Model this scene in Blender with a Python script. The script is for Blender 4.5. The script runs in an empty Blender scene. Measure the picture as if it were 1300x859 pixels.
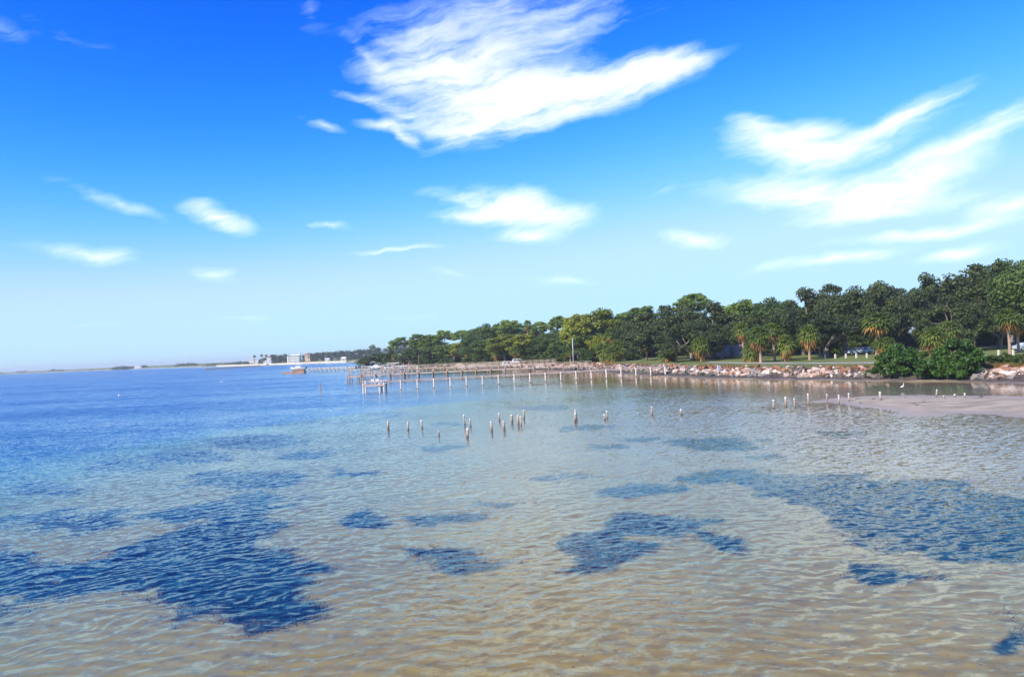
import bpy, bmesh, math, random
import numpy as np
from mathutils import Vector, Matrix

scene = bpy.context.scene
C = scene.collection
R = math.radians

# ------------------------------------------------------------------ camera
CAM_H, FOCAL, IW, IH = 7.0, 1000.0, 1300.0, 859.0     # metres above the water; focal length and frame in photo pixels
cam_data = bpy.data.cameras.new('camera')
cam_data.sensor_width = 36.0
cam_data.lens = 36.0 * FOCAL / IW
cam_data.clip_start, cam_data.clip_end = 0.1, 20000
cam = bpy.data.objects.new('camera', cam_data)
C.objects.link(cam)
CAM_ROT = Matrix.Rotation(R(90.745), 4, 'X') @ Matrix.Rotation(R(-2.6), 4, 'Z')
cam.matrix_world = Matrix.Translation((0, 0, CAM_H)) @ CAM_ROT
scene.camera = cam
M3 = CAM_ROT.to_3x3()
MT = M3.transposed()


def ray(px, py):
    return (M3 @ Vector(((px - IW / 2) / FOCAL, -(py - IH / 2) / FOCAL, -1.0))).normalized()


def ground(px, py, z=0.0):
    """the point at height z that the photo shows at this pixel"""
    d = ray(px, py)
    t = (z - CAM_H) / d.z
    return Vector((d.x * t, d.y * t, z))


def xat(px, Y, z):
    """X of the point (X, Y, z) that the photo shows in this column"""
    a = (px - IW / 2) / FOCAL
    r = Vector(MT[0]) + Vector(MT[2]) * a
    return -(r.y * Y + r.z * (z - CAM_H)) / r.x


def zat(X, Y, py):
    """height at which the point over (X, Y) is shown in this row"""
    b = (py - IH / 2) / FOCAL
    r = Vector(MT[1]) - Vector(MT[2]) * b
    return CAM_H - (r.x * X + r.y * Y) / r.z


# ------------------------------------------------------------------ sun, sky, exposure
SKY_AIR, SKY_DUST, SKY_OZONE, SKY_GAMMA = 1.0, 0.25, 3.0, (4.3, 2.5, 0.4)
SKY_TINT = (38.0, 5.2, 1.45)
SKY_MAX = (0.43, 0.69, 1.5)
WATER_ABS, WATER_SCATTER = 0.085, 0.018
HAZE_COL, HAZE_DENS = (0.88, 0.95, 1.0), 0.00017
CLOUD_COL = (0.95, 0.95, 0.95)
SUN_AZ, SUN_EL = R(230.0), R(36.0)            # clockwise from +Y: over the left shoulder
sun_dir = Vector((math.sin(SUN_AZ) * math.cos(SUN_EL), math.cos(SUN_AZ) * math.cos(SUN_EL), math.sin(SUN_EL)))
sd = bpy.data.lights.new('sun', 'SUN')
sd.energy, sd.angle, sd.color = 4.6, R(0.53), (1.0, 0.93, 0.82)
sun = bpy.data.objects.new('sun', sd)
sun.rotation_euler = sun_dir.to_track_quat('Z', 'Y').to_euler()
C.objects.link(sun)

vs = scene.view_settings
vs.view_transform, vs.look, vs.exposure, vs.gamma = 'Standard', 'None', 0.4, 1.0
vs.use_curve_mapping = False
scene.cycles.max_bounces = 4
scene.cycles.diffuse_bounces = 2
scene.cycles.glossy_bounces = 2
scene.cycles.transparent_max_bounces = 8
scene.cycles.adaptive_threshold = 0.02
scene.cycles.volume_bounces = 0
scene.cycles.caustics_reflective = False
scene.cycles.caustics_refractive = False


class NT:
    """small helper for writing node trees"""
    def __init__(self, tree):
        self.t = tree
        tree.nodes.clear()

    def n(self, kind, **kw):
        nd = self.t.nodes.new(kind)
        for k, v in kw.items():
            setattr(nd, k, v)
        return nd

    def put(self, sock, v):
        if isinstance(v, bpy.types.NodeSocket):
            self.t.links.new(v, sock)
        else:
            sock.default_value = v

    def m(self, op, a, b=0.0, c=0.0, clamp=False):
        nd = self.n('ShaderNodeMath', operation=op, use_clamp=clamp)
        self.put(nd.inputs[0], a); self.put(nd.inputs[1], b); self.put(nd.inputs[2], c)
        return nd.outputs[0]

    def v(self, op, a, b=(0, 0, 0), s=None):
        nd = self.n('ShaderNodeVectorMath', operation=op)
        self.put(nd.inputs[0], a); self.put(nd.inputs[1], b)
        if s is not None:
            self.put(nd.inputs[3], s)
        return nd.outputs['Value'] if op in ('DOT_PRODUCT', 'LENGTH') else nd.outputs['Vector']

    def step(self, x, a, b, lo=0.0, hi=1.0):
        nd = self.n('ShaderNodeMapRange', interpolation_type='SMOOTHSTEP')
        for i, q in enumerate((x, a, b, lo, hi)):
            self.put(nd.inputs[i], q)
        return nd.outputs[0]

    def noise(self, vec, scale, detail=3.0, rough=0.55, out='Fac', dist=0.0):
        nd = self.n('ShaderNodeTexNoise')
        self.put(nd.inputs['Vector'], vec)
        nd.inputs['Scale'].default_value = scale
        nd.inputs['Detail'].default_value = detail
        nd.inputs['Roughness'].default_value = rough
        nd.inputs['Distortion'].default_value = dist
        return nd.outputs[out]

    def mix(self, f, a, b):
        nd = self.n('ShaderNodeMix', data_type='RGBA')
        self.put(nd.inputs['Factor'], f); self.put(nd.inputs['A'], a); self.put(nd.inputs['B'], b)
        return nd.outputs['Result']

    def xyz(self, vec):
        nd = self.n('ShaderNodeSeparateXYZ')
        self.put(nd.inputs[0], vec)
        return nd.outputs[0], nd.outputs[1], nd.outputs[2]

    def cxyz(self, x, y, z):
        nd = self.n('ShaderNodeCombineXYZ')
        self.put(nd.inputs[0], x); self.put(nd.inputs[1], y); self.put(nd.inputs[2], z)
        return nd.outputs[0]


def rgb(r, g, b):
    return (r, g, b, 1.0)


world = bpy.data.worlds.new('World')
scene.world = world
world.use_nodes = True
w = NT(world.node_tree)
sky = w.n('ShaderNodeTexSky', sky_type='NISHITA', sun_disc=False, sun_elevation=SUN_EL, sun_rotation=SUN_AZ,
          altitude=0.0, air_density=SKY_AIR, dust_density=SKY_DUST, ozone_density=SKY_OZONE)
SKY_STRENGTH = 0.12
base = w.v('MULTIPLY', sky.outputs['Color'], (SKY_STRENGTH,) * 3)
br, bg_, bb = w.xyz(base)       # slide film's steep, saturated response to the blue of the sky
base = w.cxyz(*(w.m('MULTIPLY', w.m('SUBTRACT', 1.0, w.m('EXPONENT', w.m('MULTIPLY', w.m('POWER', c, g), -k / mx))), mx)
                for c, g, k, mx in zip((br, bg_, bb), SKY_GAMMA, SKY_TINT, SKY_MAX)))
br, bg_, bb = w.xyz(base)
base = w.cxyz(w.m('MINIMUM', br, w.m('MULTIPLY', bg_, 0.70)), bg_, bb)
# cirrus: soft patches laid out by azimuth and elevation, torn into fibres by warped noise
gen = w.n('ShaderNodeTexCoord').outputs['Generated']
dx, dy, dz = w.xyz(gen)
az = w.m('ARCTAN2', dx, dy)
el = w.m('ARCSINE', dz)
p0 = w.cxyz(az, el, 0.0)
wob = w.v('SUBTRACT', w.noise(p0, 5.0, 4.0, 0.55, 'Color'), (0.5, 0.5, 0.5))
wob2 = w.v('SUBTRACT', w.noise(p0, 17.0, 4.0, 0.6, 'Color'), (0.5, 0.5, 0.5))
p1 = w.v('ADD', p0, w.v('MULTIPLY', wob, (0.06, 0.035, 0.0)))
p1 = w.v('ADD', p1, w.v('MULTIPLY', wob2, (0.035, 0.016, 0.0)))
# px, py, rx, ry (photo pixels), tilt (degrees, + rises to the right), weight
CLOUDS = [
    (530, 72, 80, 46, -10, .46), (575, 95, 70, 46, -30, .46), (610, 120, 85, 36, 14, .8), (660, 135, 100, 30, 19, 1.1), (740, 115, 115, 27, 13, 1.4), (812, 96, 70, 20, 9, 1.4), (470, 75, 38, 9, -38, .34), (475, 132, 62, 8, -9, .34), (545, 166, 70, 8, -4, .34), (488, 160, 40, 6, 4, .4), (515, 176, 24, 7, -30, .34),
    (620, 62, 100, 40, 12, .36), (620, 14, 110, 24, 8, .24), (500, 110, 60, 24, -20, .4), (520, 148, 75, 11, -12, .4), (592, 172, 48, 10, 24, .5),
    (720, 30, 140, 40, 18, .26), (880, 80, 50, 12, 18, .35), (508, 172, 26, 8, -25, .3),
    (650, 266, 84, 21, -4, 1.3), (590, 256, 46, 8, -9, .6), (715, 275, 40, 13, 10, .6), (672, 300, 44, 10, 2, .75), (585, 276, 55, 8, 3, .35),
    (1005, 182, 80, 26, -4, 1.25), (1080, 190, 95, 17, 14, .95), (1150, 148, 75, 13, 20, .8), (1030, 250, 105, 22, -4, 1.3), (1130, 240, 95, 26, 14, 1.3), (1075, 275, 70, 10, 3, .6),
    (1235, 180, 115, 17, 20, .6), (1275, 150, 60, 10, 28, .22), (960, 160, 50, 12, -18, .4), (1280, 258, 48, 16, 10, .8), (1175, 292, 110, 9, 5, .8), (1225, 316, 52, 9, 6, .75),
    (1042, 331, 88, 8, 7, .75), (1095, 322, 40, 8, 10, .3), (882, 303, 40, 10, -8, .6), (1210, 252, 50, 12, 10, .25),
    (278, 275, 43, 15, -16, .95), (140, 257, 70, 9, -14, .3), (95, 318, 65, 11, -5, .4), (140, 322, 30, 11, 8, .35), (275, 349, 34, 10, 4, .42),
    (424, 287, 34, 4.5, -6, .4), (505, 317, 65, 3.5, 5, .36), (714, 355, 44, 7, -2, .4), (400, 164, 24, 6, -15, .3), (110, 52, 70, 14, -8, .10), (400, 16, 22, 18, -50, .16),
    (15, 42, 40, 12, -5, .12), (565, 345, 24, 6, -8, .26), (520, 402, 100, 6, 2, .07), (90, 410, 100, 5, 1, .08), (860, 240, 70, 8, 6, .22), (310, 404, 60, 5, 0, .16),
]
total = None
for (cx, cy, rx, ry, tilt, wt) in CLOUDS:
    d = ray(cx, cy)
    a0, e0 = math.atan2(d.x, d.y), math.asin(d.z)
    t = R(tilt + 2.6 * -1)
    mp = w.n('ShaderNodeMapping', vector_type='TEXTURE')
    w.put(mp.inputs['Vector'], p1)
    k = 1.0 / FOCAL * (math.cos(a0) ** 2) ** 0.5
    mp.inputs['Location'].default_value = (a0, e0, 0)
    mp.inputs['Rotation'].default_value = (0, 0, t)
    mp.inputs['Scale'].default_value = (rx * k * 1.6, ry * k * 1.6, 1.0)
    g = w.n('ShaderNodeTexGradient', gradient_type='QUADRATIC_SPHERE')
    w.put(g.inputs[0], mp.outputs[0])
    one = w.m('MULTIPLY', g.outputs['Fac'], wt * 2.1)
    total = one if total is None else w.m('ADD', total, one)
# a few thin veils of the same cirrus everywhere else, on a high flat layer
hz = w.m('MAXIMUM', dz, 0.04)
pl = w.cxyz(w.m('DIVIDE', dx, hz), w.m('DIVIDE', dy, hz), 0.0)
veil = w.step(w.noise(w.v('MULTIPLY', pl, (0.55, 1.0, 1.0)), 0.9, 5.0, 0.6), 0.60, 0.85, 0.0, 0.35)
inview = w.m('MULTIPLY', w.step(w.m('ABSOLUTE', az), 0.62, 0.9, 1.0, 0.0), w.step(el, 0.42, 0.6, 1.0, 0.0))
veil = w.m('MULTIPLY', veil, w.m('SUBTRACT', 1.0, inview))
rot = w.n('ShaderNodeMapping')
w.put(rot.inputs['Vector'], w.v('ADD', p1, w.v('MULTIPLY', wob, (0.02, 0.03, 0.0))))
rot.inputs['Rotation'].default_value = (0, 0, R(-11))
fib = w.noise(w.v('MULTIPLY', rot.outputs[0], (6.5, 44.0, 1.0)), 1.0, 9.0, 0.62, 'Fac', 0.1)
fib2 = w.noise(w.v('MULTIPLY', p1, (30.0, 55.0, 1.0)), 1.0, 5.0, 0.6)
tear = w.m('ADD', w.m('MULTIPLY', fib, 1.75), w.m('MULTIPLY', fib2, 0.45))       # about 1.1 on average
keepf = w.step(tear, 0.60, 1.55)
dens = w.m('MULTIPLY', total, w.m('ADD', 0.22, w.m('MULTIPLY', w.m('POWER', keepf, 1.3), 1.35)))
dens = w.m('MAXIMUM', w.m('SUBTRACT', dens, w.m('MULTIPLY', w.m('SUBTRACT', 1.0, keepf), 0.10)), 0.0)
dens = w.m('ADD', dens, veil)
cov = w.m('SUBTRACT', 1.0, w.m('EXPONENT', w.m('MULTIPLY', dens, -1.25)))
cov = w.m('MINIMUM', cov, 0.97)
skycol = w.mix(cov, base, w.mix(cov, rgb(0.62, 0.88, 0.96), rgb(*CLOUD_COL)))
bg = w.n('ShaderNodeBackground')
w.put(bg.inputs['Color'], w.v('MULTIPLY', skycol, (1.0 / SKY_STRENGTH,) * 3))
bg.inputs['Strength'].default_value = SKY_STRENGTH
wo = w.n('ShaderNodeOutputWorld')
w.put(wo.inputs['Surface'], bg.outputs[0])
world.cycles.sampling_method = 'MANUAL'
world.cycles.sample_map_resolution = 512


# ------------------------------------------------------------------ materials
def mat(name):
    m = bpy.data.materials.new(name)
    m.use_nodes = True
    return m, NT(m.node_tree)


def principled(t, col, rough=0.8, spec=0.3, normal=None):
    b = t.n('ShaderNodeBsdfPrincipled')
    t.put(b.inputs['Base Color'], col)
    t.put(b.inputs['Roughness'], rough)
    b.inputs['Specular IOR Level'].default_value = spec
    if normal is not None:
        t.put(b.inputs['Normal'], normal)
    o = t.n('ShaderNodeOutputMaterial')
    t.put(o.inputs['Surface'], b.outputs[0])
    return b


def bump(t, h, strength, dist):
    b = t.n('ShaderNodeBump')
    t.put(b.inputs['Height'], h)
    b.inputs['Strength'].default_value = strength
    b.inputs['Distance'].default_value = dist
    return b.outputs[0]


def plain(name, a, b, scale=1.5, rough=0.8, spec=0.3, stretch=(1, 1, 1), bmp=0.0, rnd=0.0):
    """two tones mixed by noise in the object's own space, with a little relief and per-object variation"""
    m, t = mat(name)
    p = t.v('MULTIPLY', t.n('ShaderNodeTexCoord').outputs['Object'], stretch)
    rn = t.n('ShaderNodeObjectInfo').outputs['Random']
    p = t.v('ADD', p, t.cxyz(t.m('MULTIPLY', rn, 31.0), 0.0, t.m('MULTIPLY', rn, 17.0)))
    f = t.step(t.noise(p, scale, 5.0, 0.65), 0.3, 0.7)
    if rnd:
        f = t.m('ADD', f, t.m('MULTIPLY', t.m('SUBTRACT', rn, 0.5), rnd), clamp=True)
    col = t.mix(f, rgb(*a), rgb(*b))
    nrm = bump(t, t.noise(p, scale * 4, 4.0, 0.6), bmp, 0.05) if bmp else None
    principled(t, col, rough, spec, nrm)
    return m


def attr(t, name):
    nd = t.n('ShaderNodeAttribute')
    nd.attribute_name = name
    return nd.outputs['Fac']


def leaf_mat(name, a, b, trans=0.3, rnd=0.5, rough=0.55):
    m, t = mat(name)
    rn = t.n('ShaderNodeObjectInfo').outputs['Random']
    f = t.m('ADD', t.m('MULTIPLY', attr(t, 'tone'), 1.0 - rnd * 0.5), t.m('MULTIPLY', t.m('SUBTRACT', rn, 0.3), rnd), clamp=True)
    col = t.mix(f, rgb(*a), rgb(*b))
    d = t.n('ShaderNodeBsdfPrincipled')
    t.put(d.inputs['Base Color'], col)
    d.inputs['Roughness'].default_value = rough
    d.inputs['Specular IOR Level'].default_value = 0.25
    tr = t.n('ShaderNodeBsdfTranslucent')
    t.put(tr.inputs['Color'], t.v('MULTIPLY', col, (1.5, 1.6, 0.7)))
    mx = t.n('ShaderNodeMixShader')
    mx.inputs[0].default_value = trans
    t.put(mx.inputs[1], d.outputs[0]); t.put(mx.inputs[2], tr.outputs[0])
    o = t.n('ShaderNodeOutputMaterial')
    t.put(o.inputs['Surface'], mx.outputs[0])
    return m


# ------------------------------------------------------------------ mesh helpers
def mesh_np(name, verts, faces_by_n, mats, tone=None, smooth=False, midx=None):
    """verts (n,3); faces_by_n: list of (k, index array (m,k))"""
    me = bpy.data.meshes.new(name)
    verts = np.asarray(verts, dtype=np.float32)
    nv = len(verts)
    loops = np.concatenate([f.reshape(-1) for _, f in faces_by_n]).astype(np.int32)
    sizes = np.concatenate([np.full(len(f), k, dtype=np.int32) for k, f in faces_by_n])
    me.vertices.add(nv)
    me.vertices.foreach_set('co', verts.reshape(-1))
    me.loops.add(len(loops))
    me.loops.foreach_set('vertex_index', loops)
    me.polygons.add(len(sizes))
    me.polygons.foreach_set('loop_start', np.concatenate(([0], np.cumsum(sizes)[:-1])).astype(np.int32))
    if midx is not None:
        me.polygons.foreach_set('material_index', np.asarray(midx, dtype=np.int32))
    for m in (mats if isinstance(mats, (list, tuple)) else [mats]):
        me.materials.append(m)
    if tone is not None:
        at_ = me.attributes.new('tone', 'FLOAT', 'POINT')
        at_.data.foreach_set('value', np.asarray(tone, dtype=np.float32))
    me.update(calc_edges=True)
    me.polygons.foreach_set('use_smooth', np.full(len(sizes), smooth))
    return me


class MB:
    """collects boxes, tubes and faces into one mesh"""
    def __init__(self):
        self.v, self.f, self.m = [], [], []

    def add(self, verts, faces, mi=0):
        o = len(self.v)
        self.v += [tuple(p) for p in verts]
        self.f += [tuple(i + o for i in q) for q in faces]
        self.m += [mi] * len(faces)
        return self

    def box(self, c, s, rz=0.0, mi=0, taper=1.0):
        hx, hy, hz = s[0] / 2, s[1] / 2, s[2] / 2
        cs, sn = math.cos(rz), math.sin(rz)
        vs_ = []
        for z, k in ((-hz, 1.0), (hz, taper)):
            for x, y in ((-hx, -hy), (hx, -hy), (hx, hy), (-hx, hy)):
                x, y = x * k, y * k
                vs_.append((c[0] + x * cs - y * sn, c[1] + x * sn + y * cs, c[2] + z))
        return self.add(vs_, [(3, 2, 1, 0), (4, 5, 6, 7), (0, 1, 5, 4), (1, 2, 6, 5), (2, 3, 7, 6), (3, 0, 4, 7)], mi)

    def beam(self, a, b, wd, ht, mi=0):
        """a box from a to b, wd wide and ht high"""
        a, b = Vector(a), Vector(b)
        d = (b - a).normalized()
        side = d.cross(Vector((0, 0, 1)))
        if side.length < 1e-4:
            side = Vector((1, 0, 0))
        side = side.normalized() * wd / 2
        up = side.cross(d).normalized() * ht / 2
        vs_ = [p + sx * side + sz * up for p in (a, b) for sx, sz in ((-1, -1), (1, -1), (1, 1), (-1, 1))]
        return self.add(vs_, [(3, 2, 1, 0), (4, 5, 6, 7), (0, 1, 5, 4), (1, 2, 6, 5), (2, 3, 7, 6), (3, 0, 4, 7)], mi)

    def tube(self, pts, radii, n=8, mi=0, cap=True):
        pts = [Vector(p) for p in pts]
        vs_, fs = [], []
        for i, p in enumerate(pts):
            d = (pts[min(i + 1, len(pts) - 1)] - pts[max(i - 1, 0)]).normalized()
            u = d.cross(Vector((0.31, 0.95, 0.05)) if abs(d.z) > 0.5 else Vector((0, 0, 1))).normalized()
            q = d.cross(u)
            for k in range(n):
                t = 2 * math.pi * k / n
                vs_.append(p + (u * math.cos(t) + q * math.sin(t)) * radii[i])
        for i in range(len(pts) - 1):
            for k in range(n):
                a, b = i * n + k, i * n + (k + 1) % n
                fs.append((a, b, b + n, a + n))
        if cap:
            fs.append(tuple(range(n - 1, -1, -1)))
            fs.append(tuple((len(pts) - 1) * n + k for k in range(n)))
        return self.add(vs_, fs, mi)

    def mesh(self, name, mats, smooth=False):
        me = bpy.data.meshes.new(name)
        me.from_pydata(self.v, [], self.f)
        for m in (mats if isinstance(mats, (list, tuple)) else [mats]):
            me.materials.append(m)
        me.polygons.foreach_set('material_index', self.m)
        me.polygons.foreach_set('use_smooth', [smooth] * len(self.f))
        me.update()
        return me


def link(name, me, parent=None, loc=(0, 0, 0), rz=0.0):
    o = bpy.data.objects.new(name, me)
    C.objects.link(o)
    o.parent = parent
    o.location = loc
    o.rotation_euler = (0, 0, rz)
    return o


def tag(o, label=None, cat=None, group=None, kind=None):
    for k, val in (('label', label), ('category', cat), ('group', group), ('kind', kind)):
        if val:
            o[k] = val
    return o


def thing(name, label, cat, loc=(0, 0, 0), rz=0.0, group=None, scale=(1, 1, 1)):
    o = bpy.data.objects.new(name, None)
    o.empty_display_size = 0.3
    C.objects.link(o)
    o.location = loc
    o.rotation_euler = (0, 0, rz)
    o.scale = scale
    return tag(o, label, cat, group)


def inst(name, parts, label, cat, loc, rz=0.0, scale=(1, 1, 1), group=None, part_kind=None):
    """a thing of its own from shared part meshes: [(part name, mesh), ...]"""
    r = thing(name, label, cat, loc, rz, group, scale)
    for pn, me in parts:
        link(pn, me, r)
    return r


# ------------------------------------------------------------------ the lie of the land
def vnoise(x, y, seed=0):
    """smooth value noise, vectorised"""
    xi, yi = np.floor(x), np.floor(y)
    xf, yf = x - xi, y - yi

    def h(a, b):
        q = np.sin(a * 127.1 + b * 311.7 + seed * 74.7) * 43758.5453
        return q - np.floor(q)
    u, v_ = xf * xf * (3 - 2 * xf), yf * yf * (3 - 2 * yf)
    return (h(xi, yi) * (1 - u) + h(xi + 1, yi) * u) * (1 - v_) + (h(xi, yi + 1) * (1 - u) + h(xi + 1, yi + 1) * u) * v_


def fbm(x, y, seed=0, oct_=4):
    s, a = 0.0, 0.5
    for i in range(oct_):
        s = s + a * vnoise(x * 2 ** i, y * 2 ** i, seed + i)
        a *= 0.5
    return s - 0.47


def sstep(x, a, b):
    t = np.clip((x - a) / (b - a), 0, 1)
    return t * t * (3 - 2 * t)


# the waterline as the photo shows it, from the right edge to the headland, round the bay and along the far coast
SHORE_PX = [(1400, 489), (1300, 487), (1200, 485.5), (1100, 484), (1000, 482.5), (900, 481), (831, 477.5), (760, 473), (700, 470.5), (640, 468.5), (590, 467.5), (550, 466.6),
            (520, 466), (497, 465.2), (478, 463.6)]
FAR_PX = [(480, 459.4), (440, 459.8), (400, 461), (370, 462.2), (330, 463.6), (300, 464.4), (275, 465.0), (262, 465.8), (230, 466.2), (180, 467.9), (120, 470.2), (60, 472.7), (0, 475.0), (-150, 481.5)]
NEAR_SHORE = [Vector((230, 40, 0)), Vector((130, 62, 0))] + [ground(*p) for p in SHORE_PX]
tip = NEAR_SHORE[-1]
BAY = [Vector((tip.x + 25, tip.y + 45, 0)), Vector((tip.x + 60, tip.y + 160, 0)), Vector((tip.x + 40, tip.y + 330, 0))]
COAST = NEAR_SHORE + BAY + [ground(*p) for p in FAR_PX] + [Vector((-3500, 4600, 0))]
COAST = np.array([(p.x, p.y) for p in COAST])
LAND = np.vstack([COAST, [(-3500, 9000), (9000, 9000), (9000, -60)]])
BAR_PX = [(1036, 509.5), (1070, 505), (1120, 502.5), (1200, 502), (1300, 502.5), (1480, 503), (1480, 545), (1300, 531), (1255, 527), (1215, 524), (1180, 528), (1150, 528.5), (1128, 521), (1080, 515)]
BAR = np.array([tuple(ground(*p))[:2] for p in BAR_PX])


def seg_dist(X, Y, poly, closed):
    P = poly if not closed else np.vstack([poly, poly[:1]])
    best = np.full(X.shape, 1e18)
    for (ax, ay), (bx, by) in zip(P[:-1], P[1:]):
        dx_, dy_ = bx - ax, by - ay
        L = dx_ * dx_ + dy_ * dy_
        t = np.clip(((X - ax) * dx_ + (Y - ay) * dy_) / L, 0, 1)
        best = np.minimum(best, (X - ax - t * dx_) ** 2 + (Y - ay - t * dy_) ** 2)
    return np.sqrt(best)


def inside(X, Y, poly):
    r = np.zeros(X.shape, dtype=bool)
    n = len(poly)
    for i in range(n):
        x1, y1 = poly[i]
        x2, y2 = poly[(i + 1) % n]
        if y1 == y2:
            continue
        c = ((y1 > Y) != (y2 > Y)) & (X < (x2 - x1) * (Y - y1) / (y2 - y1) + x1)
        r ^= c
    return r


def shore_d(X, Y):
    """metres inland of the waterline (negative at sea)"""
    d = seg_dist(X, Y, COAST, False)
    return np.where(inside(X, Y, LAND), d, -d)


def bar_d(X, Y):
    d = seg_dist(X, Y, BAR, True)
    return np.where(inside(X, Y, BAR), d, -d)


PROFILE_D = [-400, -120, -40, -12, -4, 0, 4.5, 6.0, 8.6, 11, 45, 400]
PROFILE_Z = [-1.0, -0.75, -0.55, -0.28, -0.10, 0.0, 0.26, 0.75, 1.55, 1.72, 2.3, 3.2]


def height(X, Y):
    X, Y = np.asarray(X, dtype=float), np.asarray(Y, dtype=float)
    d = shore_d(X, Y)
    rough_ = fbm(X * 0.25, Y * 0.25, 3)
    dj = d + np.where(np.abs(d) < 30, rough_ * 3.0, 0.0)
    z = np.interp(dj, PROFILE_D, PROFILE_Z)
    sea = sstep(-d, 6, 60)
    left = sstep(-X + 0.10 * (Y - 40), -3, 42)
    z = z - sea * (left * 4.6 + sstep(Y, 120, 500) * 1.5 * (X < 0))
    z = z + np.where(d < -3, fbm(X * 0.09, Y * 0.09, 9) * 0.16 * sea, 0)
    b = bar_d(X, Y)
    bz = np.interp(b, [-140, -60, -18, -4, 0, 2.0, 6], [-9.0, -1.1, -0.22, -0.07, 0.0, 0.075, 0.16]) + fbm(X * 0.35, Y * 0.35, 5) * 0.10 * (b > -6)
    z = np.where((d < 2) & (b > -140), np.maximum(z, bz), z)
    return z


def hz_(x, y):
    return float(height(np.array([x]), np.array([y]))[0])


# polar grid round the camera's foot
ang = np.concatenate([np.radians(np.linspace(-180, -62, 24)[:-1]), np.radians(np.linspace(-62, -40, 14)[:-1]), np.radians(np.linspace(-40, 40, 330)), np.radians(np.linspace(40, 62, 30)[1:]),
                      np.radians(np.linspace(62, 180, 24)[1:-1])])
rad = np.concatenate([[3.0, 7.0], np.geomspace(10, 520, 430), np.geomspace(530, 2600, 60), np.geomspace(2750, 7000, 10)])
na, nr = len(ang), len(rad)
A, Q = np.meshgrid(ang, rad)
GX, GY = Q * np.sin(A), Q * np.cos(A)
gx, gy = GX.reshape(-1), GY.reshape(-1)
gz = height(gx, gy)
gd = shore_d(gx, gy)
gb = bar_d(gx, gy)
idx = np.arange(nr * na).reshape(nr, na)
nxt = np.roll(idx, -1, axis=1)
quads = np.stack([idx[:-1], nxt[:-1], nxt[1:], idx[1:]], axis=-1).reshape(-1, 4)
fd = gd[quads].mean(axis=1)
fb = gb[quads].mean(axis=1)
is_lawn = fd > 8.7
is_bar = (~is_lawn) & (fb > -1.5)


def ell(cx, cy, rx, ry, n=14):
    return [(cx + rx * math.cos(2 * math.pi * k / n), cy + ry * math.sin(2 * math.pi * k / n)) for k in range(n)]


BEDS = [   # outline in the photo, density
    ([(0, 702), (90, 712), (180, 688), (240, 662), (190, 652), (250, 640), (330, 624), (375, 626), (345, 655), (332, 690), (412, 722), (365, 742), (402, 762), (390, 792), (330, 797), (215, 772), (130, 748), (60, 752), (0, 748), (-60, 740), (-60, 700)], 1.0),
    ([(527, 698), (560, 696), (600, 705), (645, 718), (620, 725), (575, 725), (545, 716)], 0.9),
    ([(720, 690), (745, 668), (790, 652), (840, 649), (880, 655), (897, 662), (880, 672), (905, 680), (940, 687), (930, 698), (905, 698), (875, 686), (850, 675), (830, 676), (815, 690), (832, 703), (800, 712), (745, 712)], 1.0),
    ([(865, 604), (900, 598), (960, 598), (1030, 603), (1080, 600), (1130, 610), (1180, 612), (1240, 620), (1300, 628), (1380, 640), (1380, 722), (1300, 714), (1240, 709), (1210, 695), (1180, 690), (1160, 694), (1120, 686), (1080, 673), (1050, 659), (1020, 641), (980, 629), (1000, 622), (960, 613), (900, 613)], 1.0),
    ([(1088, 729), (1110, 716), (1130, 722), (1197, 730), (1180, 736), (1120, 740)], 0.8),
    (ell(452, 656, 24, 9), .9), (ell(565, 654, 32, 9), .9), (ell(627, 639, 13, 5), .7), (ell(815, 619, 38, 8), .9), (ell(912, 562, 46, 8), .9), (ell(717, 605, 22, 5), .8), (ell(446, 599, 26, 5), .8),
    (ell(397, 577, 26, 5), .8), (ell(560, 567, 18, 4), .8), (ell(775, 566, 18, 3.5), .7), (ell(575, 538, 16, 3), .8), (ell(492, 526, 24, 3), .8), (ell(690, 517, 34, 2.6), .8), (ell(740, 542, 24, 3), .8), (ell(820, 556, 24, 3), .5),
    (ell(1138, 787, 24, 9), .35), (ell(1215, 772, 18, 5), .3), (ell(1290, 803, 26, 16), .9), (ell(1255, 822, 34, 18), .35), (ell(1080, 549, 30, 3), .6), (ell(1180, 560, 26, 3), .35),
    (ell(305, 608, 66, 11), .7), (ell(320, 560, 66, 8), .6), (ell(235, 580, 55, 8), .6), (ell(80, 660, 75, 15), .65), (ell(20, 770, 45, 14), .5), (ell(345, 533, 60, 5), .6), (ell(150, 592, 45, 8), .5), (ell(60, 620, 60, 9), .5),
    (ell(110, 790, 22, 6), .4), (ell(465, 708, 16, 3), .4), (ell(985, 755, 30, 6), .22), (ell(700, 640, 24, 4), .3), (ell(660, 660, 18, 3), .25), (ell(430, 640, 30, 5), .3), (ell(180, 540, 80, 7), .5), (ell(60, 560, 80, 8), .45),
    (ell(960, 577, 30, 3), .5), (ell(1045, 618, 60, 10), .3),
]


def bed_poly(outline):
    """the bed's outline on the bottom"""
    poly = []
    for (px, py) in outline:
        g0 = ground(px, py, -0.6)
        for _ in range(3):
            g0 = ground(px, py, min(hz_(g0.x, g0.y), -0.1) + 0.06)
        poly.append((g0.x, g0.y))
    return np.array(poly)


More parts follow.
